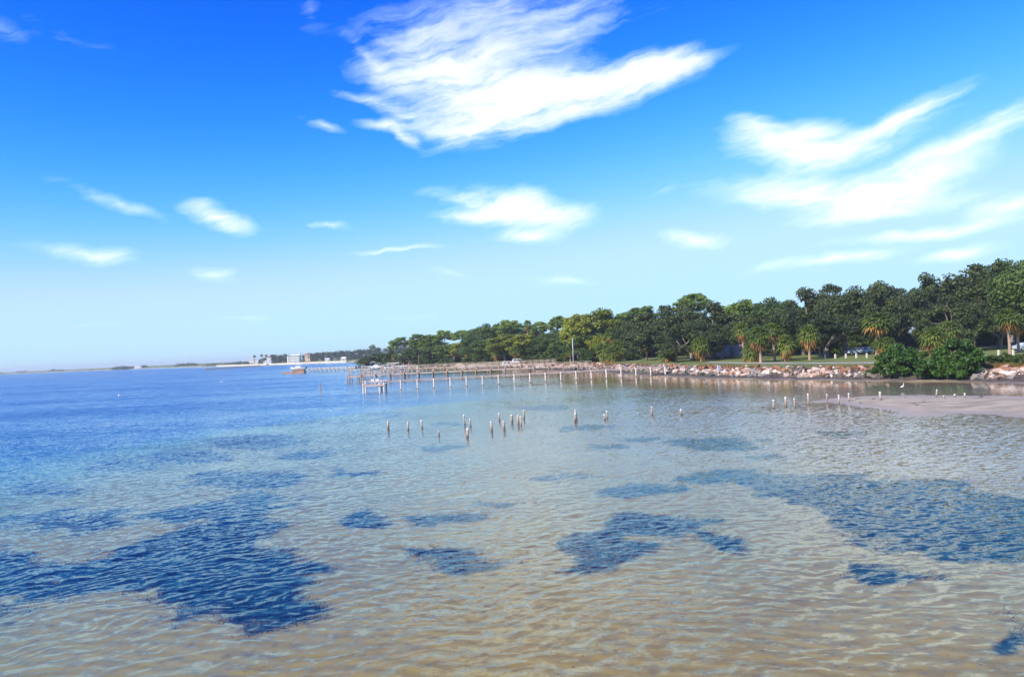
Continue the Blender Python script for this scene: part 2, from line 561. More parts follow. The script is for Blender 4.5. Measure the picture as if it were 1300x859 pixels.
bedv = np.zeros(len(gx))
for outline, dens in BEDS:
    poly = bed_poly(outline)
    lo, hi = poly.min(0) - 4, poly.max(0) + 4
    sel = np.where((gx > lo[0]) & (gx < hi[0]) & (gy > lo[1]) & (gy < hi[1]))[0]
    if not len(sel):
        continue
    qx = gx[sel] + fbm(gx[sel] * 0.45, gy[sel] * 0.45, 31) * 4.2
    qy = gy[sel] + fbm(gx[sel] * 0.45, gy[sel] * 0.45, 57) * 4.2
    inn = np.where(inside(qx, qy, poly), 1, -1) * seg_dist(qx, qy, poly, True)
    soft = 0.3 + 0.010 * np.hypot(*poly.mean(0))
    bedv[sel] = np.maximum(bedv[sel], sstep(inn, -soft, soft) * min(1.0, dens * 1.05))


def sub_sheet(name, mask, material, extra=None):
    q = quads[mask]
    used, inv = np.unique(q, return_inverse=True)
    vv = np.stack([gx[used], gy[used], gz[used]], axis=1)
    me = mesh_np(name, vv, [(4, inv.reshape(-1, 4))], material, smooth=True)
    a1 = me.attributes.new('shore', 'FLOAT', 'POINT')
    a1.data.foreach_set('value', gd[used].astype(np.float32))
    a2 = me.attributes.new('bed', 'FLOAT', 'POINT')
    a2.data.foreach_set('value', bedv[used].astype(np.float32))
    a3 = me.attributes.new('pale', 'FLOAT', 'POINT')
    a3.data.foreach_set('value', sstep(gb[used], -42, -6).astype(np.float32))
    return tag(link(name, me), kind='structure')


# sand and mud
m_sand, t = mat('sand_and_mud')
pos = t.n('ShaderNodeNewGeometry').outputs['Position']
px_, py_, pz_ = t.xyz(pos)
warpd = t.v('ADD', pos, t.v('MULTIPLY', t.v('SUBTRACT', t.noise(pos, 0.3, 3, 0.5, 'Color'), (0.5, 0.5, 0.5)), (1.4, 1.4, 0)))
rip = t.n('ShaderNodeTexWave', wave_type='BANDS', bands_direction='DIAGONAL')
t.put(rip.inputs['Vector'], t.v('MULTIPLY', warpd, (0.55, 1.5, 0.0)))
rip.inputs['Scale'].default_value = 0.55
rip.inputs['Distortion'].default_value = 2.6
rip.inputs['Detail'].default_value = 2.0
big = t.step(t.noise(pos, 0.11, 4, 0.6), 0.32, 0.68)
col = t.mix(big, rgb(0.325, 0.205, 0.038), rgb(0.420, 0.272, 0.060))
col = t.mix(t.m('MULTIPLY', rip.outputs['Fac'], 0.5), col, rgb(0.50, 0.315, 0.065))
mott = t.step(t.noise(pos, 1.6, 6, 0.7), 0.46, 0.76, 0.0, 0.75)
col = t.mix(mott, col, rgb(0.20, 0.130, 0.060))
speck = t.step(t.noise(pos, 6.0, 4, 0.65), 0.62, 0.72, 0.0, 0.85)
col = t.mix(speck, col, rgb(0.06, 0.055, 0.045))
col = t.mix(t.m('MULTIPLY', attr(t, 'pale'), 0.85), col, t.mix(big, rgb(0.36, 0.28, 0.20), rgb(0.44, 0.35, 0.26)))     # greyer shell sand round the bar
bed = t.m('ADD', attr(t, 'bed'), t.m('MULTIPLY', t.m('SUBTRACT', t.noise(pos, 0.9, 4, 0.6), 0.5), 0.9))
col = t.mix(t.step(bed, 0.25, 0.8), col, rgb(0.018, 0.022, 0.015))            # dark ooze between the seagrass roots
dry = t.step(t.m('ADD', pz_, t.m('MULTIPLY', t.m('SUBTRACT', t.noise(pos, 0.5, 4, 0.6), 0.5), 0.08)), 0.02, 0.11)                                   # the bar that lies bare: paler, pinkish shell sand
col = t.mix(dry, col, t.mix(t.step(t.noise(t.v('MULTIPLY', pos, (0.5, 1.3, 1.0)), 0.55, 7, 0.7), 0.36, 0.64), rgb(0.52, 0.425, 0.285), rgb(0.30, 0.245, 0.155)))
sh = attr(t, 'shore')
mudn = t.m('ADD', sh, t.m('MULTIPLY', t.m('SUBTRACT', t.noise(pos, 0.22, 5, 0.65), 0.5), 7.0))
mud = t.m('MULTIPLY', t.step(mudn, -1.0, 3.0), t.step(sh, 300.0, 310.0, 1.0, 0.0))
mudc = t.mix(t.step(t.noise(pos, 1.3, 6, 0.7), 0.35, 0.65), rgb(0.048, 0.040, 0.028), rgb(0.135, 0.105, 0.070))
col = t.mix(mud, col, mudc)
beach = t.m('MULTIPLY', t.step(py_, 300.0, 330.0), t.step(sh, -1.0, 2.0))    # the headland and the far coast have sand beaches
col = t.mix(beach, col, rgb(0.44, 0.36, 0.26))
rg = t.step(pz_, 0.0, 0.12, 0.35, 0.85)
bs = principled(t, col, rg, 0.4, bump(t, t.m('ADD', rip.outputs['Fac'], t.noise(pos, 5, 3, 0.6)), 0.5, 0.04))

t.put(bs.inputs['Specular IOR Level'], t.step(pz_, -0.01, 0.02, 0.0, 0.35))

m_lawn, t = mat('lawn')
pos = t.n('ShaderNodeNewGeometry').outputs['Position']
f1 = t.step(t.noise(pos, 0.12, 5, 0.65), 0.35, 0.65)
f2 = t.step(t.noise(pos, 2.2, 5, 0.7), 0.3, 0.7)
col = t.mix(f1, rgb(0.085, 0.150, 0.030), rgb(0.185, 0.225, 0.055))
col = t.mix(t.m('MULTIPLY', f2, 0.6), col, rgb(0.27, 0.245, 0.09))
principled(t, col, 0.9, 0.15, bump(t, t.noise(pos, 9, 4, 0.7), 0.8, 0.08))

sub_sheet('seabed', ~(is_lawn | is_bar), m_sand)
sub_sheet('sandbar', is_bar, m_sand)
sub_sheet('lawn', is_lawn, m_lawn)

# ------------------------------------------------------------------ water: a clear body with a rippled surface
m_water, t = mat('clear_shallow_water')
pos = t.n('ShaderNodeNewGeometry').outputs['Position']
flat = t.v('MULTIPLY', pos, (1, 1, 0))
warp = t.v('SUBTRACT', t.noise(flat, 0.28, 3, 0.55, 'Color'), (0.5, 0.5, 0.5))
wp = t.v('ADD', flat, t.v('MULTIPLY', warp, (3.2, 3.2, 0)))
slope = None
WAVES = [(-58, 1.05, .062), (-42, 0.60, .064), (-78, 0.44, .056), (-24, 0.37, .050), (-105, 0.66, .040)]
for i, (adeg, lam, s_) in enumerate(WAVES):
    dv = (math.cos(R(adeg)), math.sin(R(adeg)), 0.0)
    k = 2 * math.pi / lam
    ph = t.m('ADD', t.m('MULTIPLY', t.v('DOT_PRODUCT', wp, dv), k), i * 1.7)
    amp = t.step(t.noise(flat, 0.35 + 0.13 * i, 2, 0.5), 0.30, 0.72, 0.0, s_ * 1.9)
    # sharper crests than a plain sine
    q_ = t.m('MULTIPLY', t.m('SUBTRACT', 1.0, t.m('COSINE', ph)), 0.5)
    sl = t.m('MULTIPLY', t.m('SUBTRACT', 0.625, t.m('MULTIPLY', t.m('POWER', q_, 3.0), 2.0)), amp)
    one = t.v('SCALE', dv, s=sl)
    slope = one if slope is None else t.v('ADD', slope, one)
r1 = t.v('SUBTRACT', t.noise(t.v('MULTIPLY', flat, (0.7, 1.1, 0)), 2.6, 3, 0.6, 'Color'), (0.5, 0.5, 0.5))
slope = t.v('ADD', slope, t.v('MULTIPLY', r1, (0.40, 0.40, 0.0)))
r2 = t.v('SUBTRACT', t.noise(t.v('MULTIPLY', flat, (0.75, 1.2, 0)), 6.0, 3, 0.6, 'Color'), (0.5, 0.5, 0.5))
slope = t.v('ADD', slope, t.v('MULTIPLY', r2, (0.48, 0.48, 0.0)))
calm = attr(t, 'calm')
streak = t.step(t.noise(t.v('MULTIPLY', flat, (0.10, 1.0, 0)), 0.055, 4, 0.6), 0.36, 0.66, 0.65, 1.2)
ruffle = t.step(t.noise(t.v('MULTIPLY', flat, (0.6, 1.0, 0)), 0.085, 3, 0.55), 0.32, 0.68, 0.88, 1.25)          # calm and ruffled patches
chop = t.m('MULTIPLY', t.m('MULTIPLY', t.m('MULTIPLY', streak, ruffle), 0.66), t.m('SUBTRACT', 1.0, calm))
slope = t.v('SCALE', slope, s=chop)
# only facets that the eye can see: those leaning away at a flat angle are hidden behind their own crests
inc = t.n('ShaderNodeNewGeometry').outputs['Incoming']
ix, iy, iz = t.xyz(inc)
hv = t.v('NORMALIZE', t.cxyz(ix, iy, 0.0))
half = t.m('MULTIPLY', t.m('DIVIDE', t.m('ABSOLUTE', iz), t.m('MAXIMUM', t.v('DOT_PRODUCT', inc, hv), 0.02)), 0.33)
a0 = t.v('DOT_PRODUCT', slope, hv)
a1 = t.m('SUBTRACT', t.m('ABSOLUTE', t.m('ADD', a0, half)), half)
slope = t.v('ADD', slope, t.v('SCALE', hv, s=t.m('SUBTRACT', a1, a0)))
nrm = t.v('NORMALIZE', t.v('ADD', slope, (0, 0, 1)))
cosi = t.m('ABSOLUTE', t.v('DOT_PRODUCT', nrm, inc))
fres = t.m('ADD', 0.02, t.m('MULTIPLY', t.m('POWER', t.m('SUBTRACT', 1.0, cosi, clamp=True), 5.0), 0.98), clamp=True)
gl = t.n('ShaderNodeBsdfGlossy')
gl.inputs['Color'].default_value = rgb(1, 1, 1)
gl.inputs['Roughness'].default_value = 0.05
t.put(gl.inputs['Normal'], nrm)
tr = t.n('ShaderNodeBsdfTransparent')
tr.inputs['Color'].default_value = rgb(0.97, 0.985, 0.99)
mx = t.n('ShaderNodeMixShader')
t.put(mx.inputs[0], fres); t.put(mx.inputs[1], tr.outputs[0]); t.put(mx.inputs[2], gl.outputs[0])
va = t.n('ShaderNodeVolumeAbsorption')
va.inputs['Color'].default_value = rgb(0.15, 0.75, 0.95)
va.inputs['Density'].default_value = WATER_ABS
vsn = t.n('ShaderNodeVolumeScatter')            # the blue light deeper water sends back
vsn.inputs['Color'].default_value = rgb(0.02, 0.38, 1.0)
vsn.inputs['Density'].default_value = WATER_SCATTER
vsum = t.n('ShaderNodeAddShader')
t.put(vsum.inputs[0], va.outputs[0]); t.put(vsum.inputs[1], vsn.outputs[0])
o = t.n('ShaderNodeOutputMaterial')
t.put(o.inputs['Surface'], mx.outputs[0])
t.put(o.inputs['Volume'], vsum.outputs[0])

wang = np.radians(np.concatenate([np.linspace(-180, -50, 20)[:-1], np.linspace(-50, 50, 90), np.linspace(50, 180, 20)[1:-1]]))
wrad = np.concatenate([[3.0], np.geomspace(10, 600, 110), np.geomspace(640, 6800, 16)])
A, Q = np.meshgrid(wang, wrad)
wx, wy = (Q * np.sin(A)).reshape(-1), (Q * np.cos(A)).reshape(-1)
nw, nn = len(wrad), len(wang)
wi = np.arange(nw * nn).reshape(nw, nn)
wn_ = np.roll(wi, -1, axis=1)
wq = np.stack([wi[:-1], wn_[:-1], wn_[1:], wi[1:]], axis=-1).reshape(-1, 4)
ring = wi[-1]
top = np.stack([wx, wy, np.zeros_like(wx)], axis=1)
low = top[ring].copy(); low[:, 2] = -12.0
allv = np.vstack([top, low])
lowi = np.arange(len(top), len(top) + nn)
side = np.stack([ring, np.roll(ring, -1), np.roll(lowi, -1), lowi], axis=-1)
me = mesh_np('water', allv, [(4, wq), (nn, wi[0][None, ::-1]), (4, side), (nn, lowi[None, :])], m_water, smooth=False)
wd, wb = shore_d(wx, wy), bar_d(wx, wy)
lee = sstep(wd, -34, -8) * sstep(wx, -45, 25)                      # lee of the shore
behind = sstep(wb, -30, -4) * sstep(wx, 20, 50)
windy = sstep(-wx + 0.25 * wy, 0, 110) * sstep(-wd, 20, 110)        # more wind out on the open bay
calmv = np.clip(np.maximum(lee * 0.86, behind * 0.45), 0, 0.9) - windy * 2.5
calmv = np.concatenate([calmv, np.zeros(nn)])
ca = me.attributes.new('calm', 'FLOAT', 'POINT')
ca.data.foreach_set('value', calmv.astype(np.float32))
tag(link('water', me), kind='structure')


# ------------------------------------------------------------------ plants
def leaf_cloud(rng, cen, rad, per, size, up=0.6, aspect=1.7, spread=0.5):
    """diamond leaf sprays through a set of ellipsoidal clumps -> verts, quads, tone"""
    cen, rad = np.repeat(cen, per, axis=0), np.repeat(rad, per, axis=0)
    n = len(cen)
    d = rng.normal(size=(n, 3))
    d /= np.linalg.norm(d, axis=1)[:, None]
    r = rng.random(n) ** spread
    p = cen + d * rad * r[:, None]
    nm = d * 0.6 + np.array([0, 0, up]) + rng.normal(size=(n, 3)) * 0.55
    nm /= np.linalg.norm(nm, axis=1)[:, None]
    tg = np.cross(nm, rng.normal(size=(n, 3)))
    tg /= np.linalg.norm(tg, axis=1)[:, None] + 1e-9
    bt = np.cross(nm, tg)
    s = size * (0.65 + 0.7 * rng.random(n))[:, None]
    v_ = np.stack([p - tg * s * aspect * 0.5, p - bt * s * 0.5, p + tg * s * aspect * 0.5 - nm * s * 0.12, p + bt * s * 0.5], axis=1).reshape(-1, 3)
    f = np.arange(n * 4).reshape(n, 4)
    clump = np.repeat(rng.random(n // per), per)
    tone = np.repeat(np.clip(clump * 0.55 + rng.random(n) * 0.45, 0, 1), 4)
    return v_, f, tone


def limb(mb, a, b, r0, r1, rng, n=6, seg=4, sag=0.12):
    a, b = np.array(a, float), np.array(b, float)
    L = np.linalg.norm(b - a)
    pts, rs = [], []
    for i in range(seg + 1):
        t = i / seg
        w_ = math.sin(t * math.pi) * L * sag
        j = rng.normal(size=3) * w_ * 0.5 if 0 < i < seg else np.zeros(3)
        pts.append(a + (b - a) * t + j + np.array([0, 0, w_ * 0.6]))
        rs.append(r0 + (r1 - r0) * t)
    mb.tube(pts, rs, n)


def crown_mesh(name, rng, cen, rad, per, size, material, **kw):
    v_, f, tone = leaf_cloud(rng, np.array(cen), np.array(rad), per, size, **kw)
    return mesh_np(name, v_, [(4, f)], material, tone=tone)


M_OAK = leaf_mat('live_oak_leaf', (0.032, 0.052, 0.018), (0.120, 0.146, 0.044), 0.2, 0.35)
M_OAKB = leaf_mat('greener_oak_leaf', (0.042, 0.084, 0.018), (0.145, 0.210, 0.044), 0.22, 0.4)
M_PINE = leaf_mat('pine_needle', (0.085, 0.155, 0.024), (0.270, 0.350, 0.065), 0.25, 0.5)
M_MIXED = leaf_mat('yellow_green_leaf', (0.150, 0.200, 0.022), (0.400, 0.400, 0.060), 0.3, 0.6)
M_MANG = leaf_mat('mangrove_leaf', (0.028, 0.070, 0.012), (0.090, 0.180, 0.028), 0.2, 0.3, 0.4)
M_BUSH = leaf_mat('bush_leaf', (0.045, 0.080, 0.016), (0.150, 0.195, 0.040), 0.25, 0.5)
M_PALM = leaf_mat('palm_frond', (0.060, 0.110, 0.016), (0.230, 0.270, 0.045), 0.25, 0.4, 0.4)
M_DEAD = leaf_mat('dead_frond', (0.22, 0.095, 0.028), (0.56, 0.31, 0.095), 0.25, 0.3)
M_FAR = leaf_mat('far_leaf', (0.030, 0.058, 0.024), (0.090, 0.120, 0.045), 0.2, 0.2)
M_BARK = plain('grey_bark', (0.16, 0.13, 0.11), (0.36, 0.31, 0.27), 2.0, 0.9, 0.1, (2, 2, 0.4), 0.8)
M_PBARK = plain('pine_bark', (0.20, 0.12, 0.08), (0.38, 0.25, 0.18), 2.0, 0.9, 0.1, (2, 2, 0.4), 0.8)
M_TRUNK = plain('palm_trunk_bark', (0.30, 0.19, 0.14), (0.52, 0.37, 0.30), 1.5, 0.9, 0.1, (1, 1, 4), 0.8)


def oak_parts(seed, material, n_cl=78, H=14.0, W=17.0, low=0.22):
    rng = np.random.default_rng(seed)
    cen, rad = [], []
    while len(cen) < n_cl:
        a = rng.random() * 2 * math.pi
        e = math.asin(rng.random() ** 0.8)
        q = 0.55 + 0.45 * rng.random() ** 0.5
        lob = 1.0 + 0.16 * math.sin(3 * a + seed) + 0.10 * math.sin(5 * a + 2 * seed)
        x, y = math.cos(a) * math.cos(e) * W / 2 * q * lob, math.sin(a) * math.cos(e) * W / 2 * q * lob
        z = H * low + (H * (1 - low) - 0.8) * math.sin(e) * q * (0.93 + 0.1 * math.sin(2 * a + seed)) + rng.normal() * 0.3
        r = 1.0 + rng.random() * 0.95
        cen.append((x * 0.9, y * 0.9, max(z, H * 0.16))); rad.append((r * 1.15, r * 1.15, r * 0.72))
    cc = np.array(cen)
    ok = [i for i in range(len(cc)) if np.sort(np.linalg.norm(cc - cc[i], axis=1))[3] < 3.0]
    cen, rad = [cen[i] for i in ok], [rad[i] for i in ok]
    per = 270
    crown = crown_mesh('oak_crown', rng, cen, rad, per, 0.31, material, up=0.75)
    mb = MB()
    limb(mb, (0, 0, -0.3), (0.2, 0.1, H * 0.2), 0.62, 0.5, rng, 8, 3, 0.02)
    for k in range(7):
        a = k * 0.9 + rng.random() * 0.5
        m1 = (math.cos(a) * W * 0.17, math.sin(a) * W * 0.17, H * (0.34 + 0.1 * rng.random()))
        limb(mb, (0.2, 0.1, H * 0.18), m1, 0.32, 0.2, rng)
        for s in range(3):
            c = cen[rng.integers(len(cen))]
            best = min(range(len(cen)), key=lambda i: abs(math.atan2(cen[i][1], cen[i][0]) - (math.atan2(math.sin(a), math.cos(a)) + (s - 1) * 0.4)) + rng.random() * 0.5)
            limb(mb, m1, cen[best], 0.17, 0.05, rng, 5, 4)
    return [('trunk', mb.mesh('oak_trunk', M_BARK, True)), ('crown', crown)], H, W


def pine_parts(seed, material=None, H=18.0, W=8.5, flat=0.5, start=0.58, n_cl=26):
    rng = np.random.default_rng(seed)
    cen, rad = [], []
    mb = MB()
    lean = rng.normal(size=2) * 0.5
    pts = [(lean[0] * t * t, lean[1] * t * t, H * 0.95 * t - 0.3 * (t == 0)) for t in (0, 0.3, 0.6, 0.85, 1.0)]
    mb.tube(pts, [0.27, 0.22, 0.17, 0.1, 0.05], 7)
    for k in range(n_cl):
        t = start + (1 - start) * (k + rng.random()) / n_cl
        a = k * 2.4 + rng.random()
        reach = W / 2 * (0.55 + 0.45 * math.sin(math.pi * min(1, (t - start) / (1 - start) * 0.75 + 0.22))) * (0.35 + 0.55 * rng.random())
        if t > 0.93:
            reach *= 0.6
        z = H * t - 0.6
        x, y = math.cos(a) * reach + lean[0] * t * t, math.sin(a) * reach + lean[1] * t * t
        r = 0.95 + rng.random() * 0.75
        cen.append((x, y, z)); rad.append((r * 1.25, r * 1.25, r * flat * 1.2))
        limb(mb, (lean[0] * t * t, lean[1] * t * t, z - 0.9), (x, y, z - 0.15), 0.07, 0.03, rng, 4, 3, 0.06)
    crown = crown_mesh('pine_crown', rng, cen, rad, 210, 0.34, material or M_PINE, up=0.9, aspect=2.2)
    return [('trunk', mb.mesh('pine_trunk', M_PBARK, True)), ('crown', crown)], H, W


def broad_parts(seed, material, H=14.0, W=9.0, n_cl=46):
    rng = np.random.default_rng(seed)
    cen, rad = [], []
    while len(cen) < n_cl:
        d = rng.normal(size=3)
        d /= np.linalg.norm(d)
        q = 0.5 + 0.5 * rng.random() ** 0.5
        z = H * 0.57 + d[2] * H * 0.38 * q
        if z < H * 0.16:
            continue
        k = 1.0 if z > H * 0.45 else 0.85
        r = 0.85 + rng.random() * 0.8
        cen.append((d[0] * W / 2 * q * k * 0.85, d[1] * W / 2 * q * k * 0.85, z)); rad.append((r * 1.1, r * 1.1, r * 0.8))
    crown = crown_mesh('tree_crown', rng, cen, rad, 190, 0.36, material, up=0.7)
    mb = MB()
    limb(mb, (0, 0, -0.3), (0.1, 0, H * 0.3), 0.33, 0.25, rng, 8, 3, 0.02)
    for k in range(9):
        limb(mb, (0.1, 0, H * (0.24 + 0.03 * k)), cen[rng.integers(len(cen))], 0.15, 0.04, rng, 5)
    return [('trunk', mb.mesh('tree_trunk', M_BARK, True)), ('crown', crown)], H, W


def bush_parts(seed, material, H=4.5, W=8.0, n_cl=60, size=0.24, per=170, lowz=0.04):
    rng = np.random.default_rng(seed)
    cen, rad = [], []
    for k in range(n_cl):
        a = rng.random() * 2 * math.pi
        e = math.asin(rng.random() ** 1.1)
        q = 0.5 + 0.58 * rng.random() ** 0.6
        lob = 1 + 0.16 * math.sin(2 * a + seed) + 0.13 * math.sin(5 * a + seed)
        r = (0.28 + rng.random() * 0.58) * H / 4.5
        cen.append((math.cos(a) * math.cos(e) * W / 2 * 0.88 * q * lob, math.sin(a) * math.cos(e) * W / 2 * 0.88 * q * lob, H * lowz + (H * 0.9) * math.sin(e) * q + r * 0.3))
        rad.append((r * 1.2, r * 1.2, r * 0.85))
    crown = crown_mesh('bush_foliage', rng, cen, rad, per, size, material, up=0.6)
    mb = MB()
    for k in range(8):
        c = cen[rng.integers(len(cen))]
        limb(mb, (rng.normal() * 0.3, rng.normal() * 0.3, -0.25), c, 0.07, 0.025, rng, 5)
    return [('stems', mb.mesh('bush_stems', M_BARK, True)), ('foliage', crown)], H, W


def fan_fronds(rng, n, base, elmin, elmax, pet, fan, droop):
    """fan palm leaves: a stalk and a pleated fan of drooping segments"""
    vs_, fs, tn = [], [], []

    def tri(pts, tone):
        o = len(vs_)
        vs_.extend(pts)
        fs.append(tuple(range(o, o + len(pts))))
        tn.extend([tone] * len(pts))
    for k in range(n):
        a = k * 2.399 + rng.random() * 0.5
        e = elmin + (elmax - elmin) * ((k + 0.5) / n)
        d = np.array([math.cos(a) * math.cos(e), math.sin(a) * math.cos(e), math.sin(e)])
        sidev = np.array([-math.sin(a), math.cos(a), 0.0])
        upv = np.cross(d, sidev) * -1
        L = pet * (0.8 + 0.4 * rng.random())
        b = base + d * 0.12
        h = b + d * L - np.array([0, 0, 0.08 * L])
        tone = rng.random()
        w_ = 0.03
        tri([b - sidev * w_, b + sidev * w_, h + sidev * w_, h - sidev * w_], tone)
        m = 11
        for s in range(m):
            th = (s / (m - 1) - 0.5) * 3.5
            sd_ = d * math.cos(th) + sidev * math.sin(th) + upv * 0.10 * (1 if s % 2 else -1)
            FL = fan * (1.0 - 0.22 * abs(th)) * (0.85 + 0.3 * rng.random())
            mid = h + sd_ * FL * 0.58
            tip = h + sd_ * FL - np.array([0, 0, droop * FL])
            cr = np.cross(sd_, upv)
            cr = cr / (np.linalg.norm(cr) + 1e-9) * FL * 0.105
            tri([h, mid - cr, tip, mid + cr], np.clip(tone * 0.7 + 0.3 * rng.random(), 0, 1))
    return np.array(vs_), np.array(fs), np.array(tn)


def palm_parts(seed, trunk_h=4.4, head=1.75, n=34, dead=14, trunk_r=0.2, lean=0.25):
    rng = np.random.default_rng(seed)
    l = rng.normal(size=2) * lean
    pts = [(l[0] * t * t, l[1] * t * t, -0.3 + (trunk_h + 0.3) * t) for t in np.linspace(0, 1, 7)]
    mb = MB()
    mb.tube(pts, [trunk_r * (1.25 if i == 0 else 1.0 + 0.08 * math.sin(i * 2.1)) for i in range(7)], 9)
    top = np.array([l[0], l[1], trunk_h])
    for k in range(16):                                        # old leaf boots below the crown
        a, z = k * 2.4, trunk_h - 0.1 - 0.05 * k
        mb.beam((l[0] + math.cos(a) * trunk_r * 0.8, l[1] + math.sin(a) * trunk_r * 0.8, z), (l[0] + math.cos(a) * (trunk_r + 0.2), l[1] + math.sin(a) * (trunk_r + 0.2), z + 0.22), 0.1, 0.05)
    v1, f1, t1 = fan_fronds(rng, n, top, R(-34), R(80), head * 0.5, head * 0.78, 0.42)
    parts = [('trunk', mb.mesh('palm_trunk', M_TRUNK)), ('crown', mesh_np('palm_crown', v1, [(4, f1)], M_PALM, tone=t1))]
    if dead:
        v2, f2, t2 = fan_fronds(rng, dead, top - np.array([0, 0, 0.15]), R(-78), R(-22), head * 0.46, head * 0.66, 0.6)
        parts.append(('dead_fronds', mesh_np('palm_dead_fronds', v2, [(4, f2)], M_DEAD, tone=t2)))
    return parts, trunk_h + head * 0.93, head * 2.0


PROTO = {
    'oak': [oak_parts(s, M_OAK) for s in (11, 12, 13, 14)] + [oak_parts(s, M_OAKB) for s in (15, 16)],
    'pine': [pine_parts(s) for s in (21, 22, 23)],
    'flatpine': [pine_parts(s, H=18.0, W=11.0, flat=0.4, start=0.74, n_cl=24) for s in (26, 27)],
    'broad': [broad_parts(s, M_MIXED) for s in (31, 32)] + [broad_parts(s, M_OAKB) for s in (33, 34)] + [broad_parts(35, M_PINE)],
    'bush': [bush_parts(s, M_BUSH) for s in (41, 42, 43)],
    'mangrove': [bush_parts(s, M_MANG, 5.0, 8.5, 90, 0.26, 190) for s in (45, 46)],
    'palm': [palm_parts(s, h, hd, n, dd) for s, h, hd, n, dd in ((51, 4.4, 1.8, 36, 14), (52, 5.2, 1.7, 34, 8), (53, 3.2, 2.0, 40, 18), (54, 6.0, 1.75, 36, 13))],
    'lowpalm': [palm_parts(s, 1.7, 1.9, 34, 14) for s in (56, 57)],
    'tallpalm': [palm_parts(s, 12.0, 1.6, 30, 10, 0.17, 0.5) for s in (58, 59)],
}


def crown_size(parts):
    me = parts[1][1]
    co = np.empty(len(me.vertices) * 3, dtype=np.float32)
    me.vertices.foreach_get('co', co)
    co = co.reshape(-1, 3)
    r_ = np.percentile(np.abs(co[:, 0] * 0.7071 + co[:, 1] * 0.7071), 98.5) + np.percentile(np.abs(co[:, 0]), 98.5)
    return float(np.percentile(co[:, 2], 99.7)), float(r_)


SIZE = {k: [crown_size(p_[0]) for p_ in v_] for k, v_ in PROTO.items()}


def plant(name, kind, var, px, depth, py_top, wpx, label, cat, group=None, rz=None, base=None):
    """stand a plant on the ground in column px at this distance, as tall as row py_top and as wide as wpx say"""
    parts, H0, W0 = PROTO[kind][var % len(PROTO[kind])]
    H0, W0 = SIZE[kind][var % len(PROTO[kind])]
    X = xat(px, depth, 8.0)
    z0 = hz_(X, depth) if base is None else base
    z0 = max(z0, 0.05)
    h = zat(X, depth, py_top) - z0
    wpx = wpx * 1.06 if 'palm' in kind and wpx else wpx
    wd_ = wpx * depth / FOCAL if wpx else h / H0 * W0
    rz = random.Random(int(px * 7 + depth)).random() * 6.28 if rz is None else rz
    return inst(name, parts, label, cat, (X, depth, z0 - 0.05), rz, (wd_ / W0, wd_ / W0, h / H0), group)


GW = 'trees of the wooded shore'
ORD = ['', 'second ', 'third ', 'fourth ', 'fifth ', 'sixth ', 'seventh ', 'eighth ', 'ninth ', 'tenth ', 'eleventh ', 'twelfth ', 'thirteenth ', 'fourteenth ', 'fifteenth ', 'sixteenth ']

# oaks, from the right edge leftwards: px, depth, top row, width, variant, label
for (px, dp, tp, wp_, var, lab) in [
    (1330, 158, 322, 100, 4, 'tall bright green oak cut by the right edge of the picture'),
    (1283, 176, 331, 88, 5, 'tall green oak at the far right, above the rock bank'),
    (1232, 182, 337, 100, 1, 'dark loose-crowned oak, tallest of those behind the two mangrove bushes'),
    (1176, 178, 349, 78, 0, 'dark oak with an airy top behind the left mangrove bush'),
    (1210, 160, 378, 90, 2, 'low dark oak spreading right behind the two palms by the mangroves'),
    (1268, 165, 382, 80, 3, 'low dark oak behind the twin-trunked palm at the right'),
    (1116, 190, 358, 82, 3, 'flat-topped dark oak behind the big bushy palm with golden fronds'),
    (1072, 182, 361, 95, 2, 'broad dark oak over the parked white cars'),
    (1020, 188, 368, 100, 0, 'broad dark oak in the middle of the oak grove, behind the bollards'),
    (1048, 170, 396, 90, 1, 'lower spreading oak with a pale forked trunk behind the bollards'),
    (985, 200, 379, 74, 4, 'round green-topped oak at the left shoulder of the oak grove'),
    (950, 196, 398, 70, 2, 'lower dark oak behind the cluster of golden-skirted palms'),
    (905, 206, 385, 100, 0, 'large grey-green oak with a rounded crown over the pink house'),
    (850, 214, 388, 92, 1, 'large greyish oak left of the pink house, above short yellow palms'),
    (878, 196, 408, 84, 3, 'low branch-draped oak just above the row of separate palms'),
    (806, 250, 404, 60, 2, 'dark round oak in the dip right of the yellow-green tree'),
    (742, 262, 418, 60, 5, 'green oak standing behind the tall thin pole'),
    (620, 352, 412, 55, 4, 'rounded oak on the crest right of the pines'),
    (605, 335, 428, 46, 5, 'lower oak below the crest, behind two skirted palms'),
    (708, 285, 424, 46, 4, 'green oak left of the thin pole'),
]:
    plant('oak_tree', 'oak', var, px, dp, tp, wp_, lab, 'tree', GW)

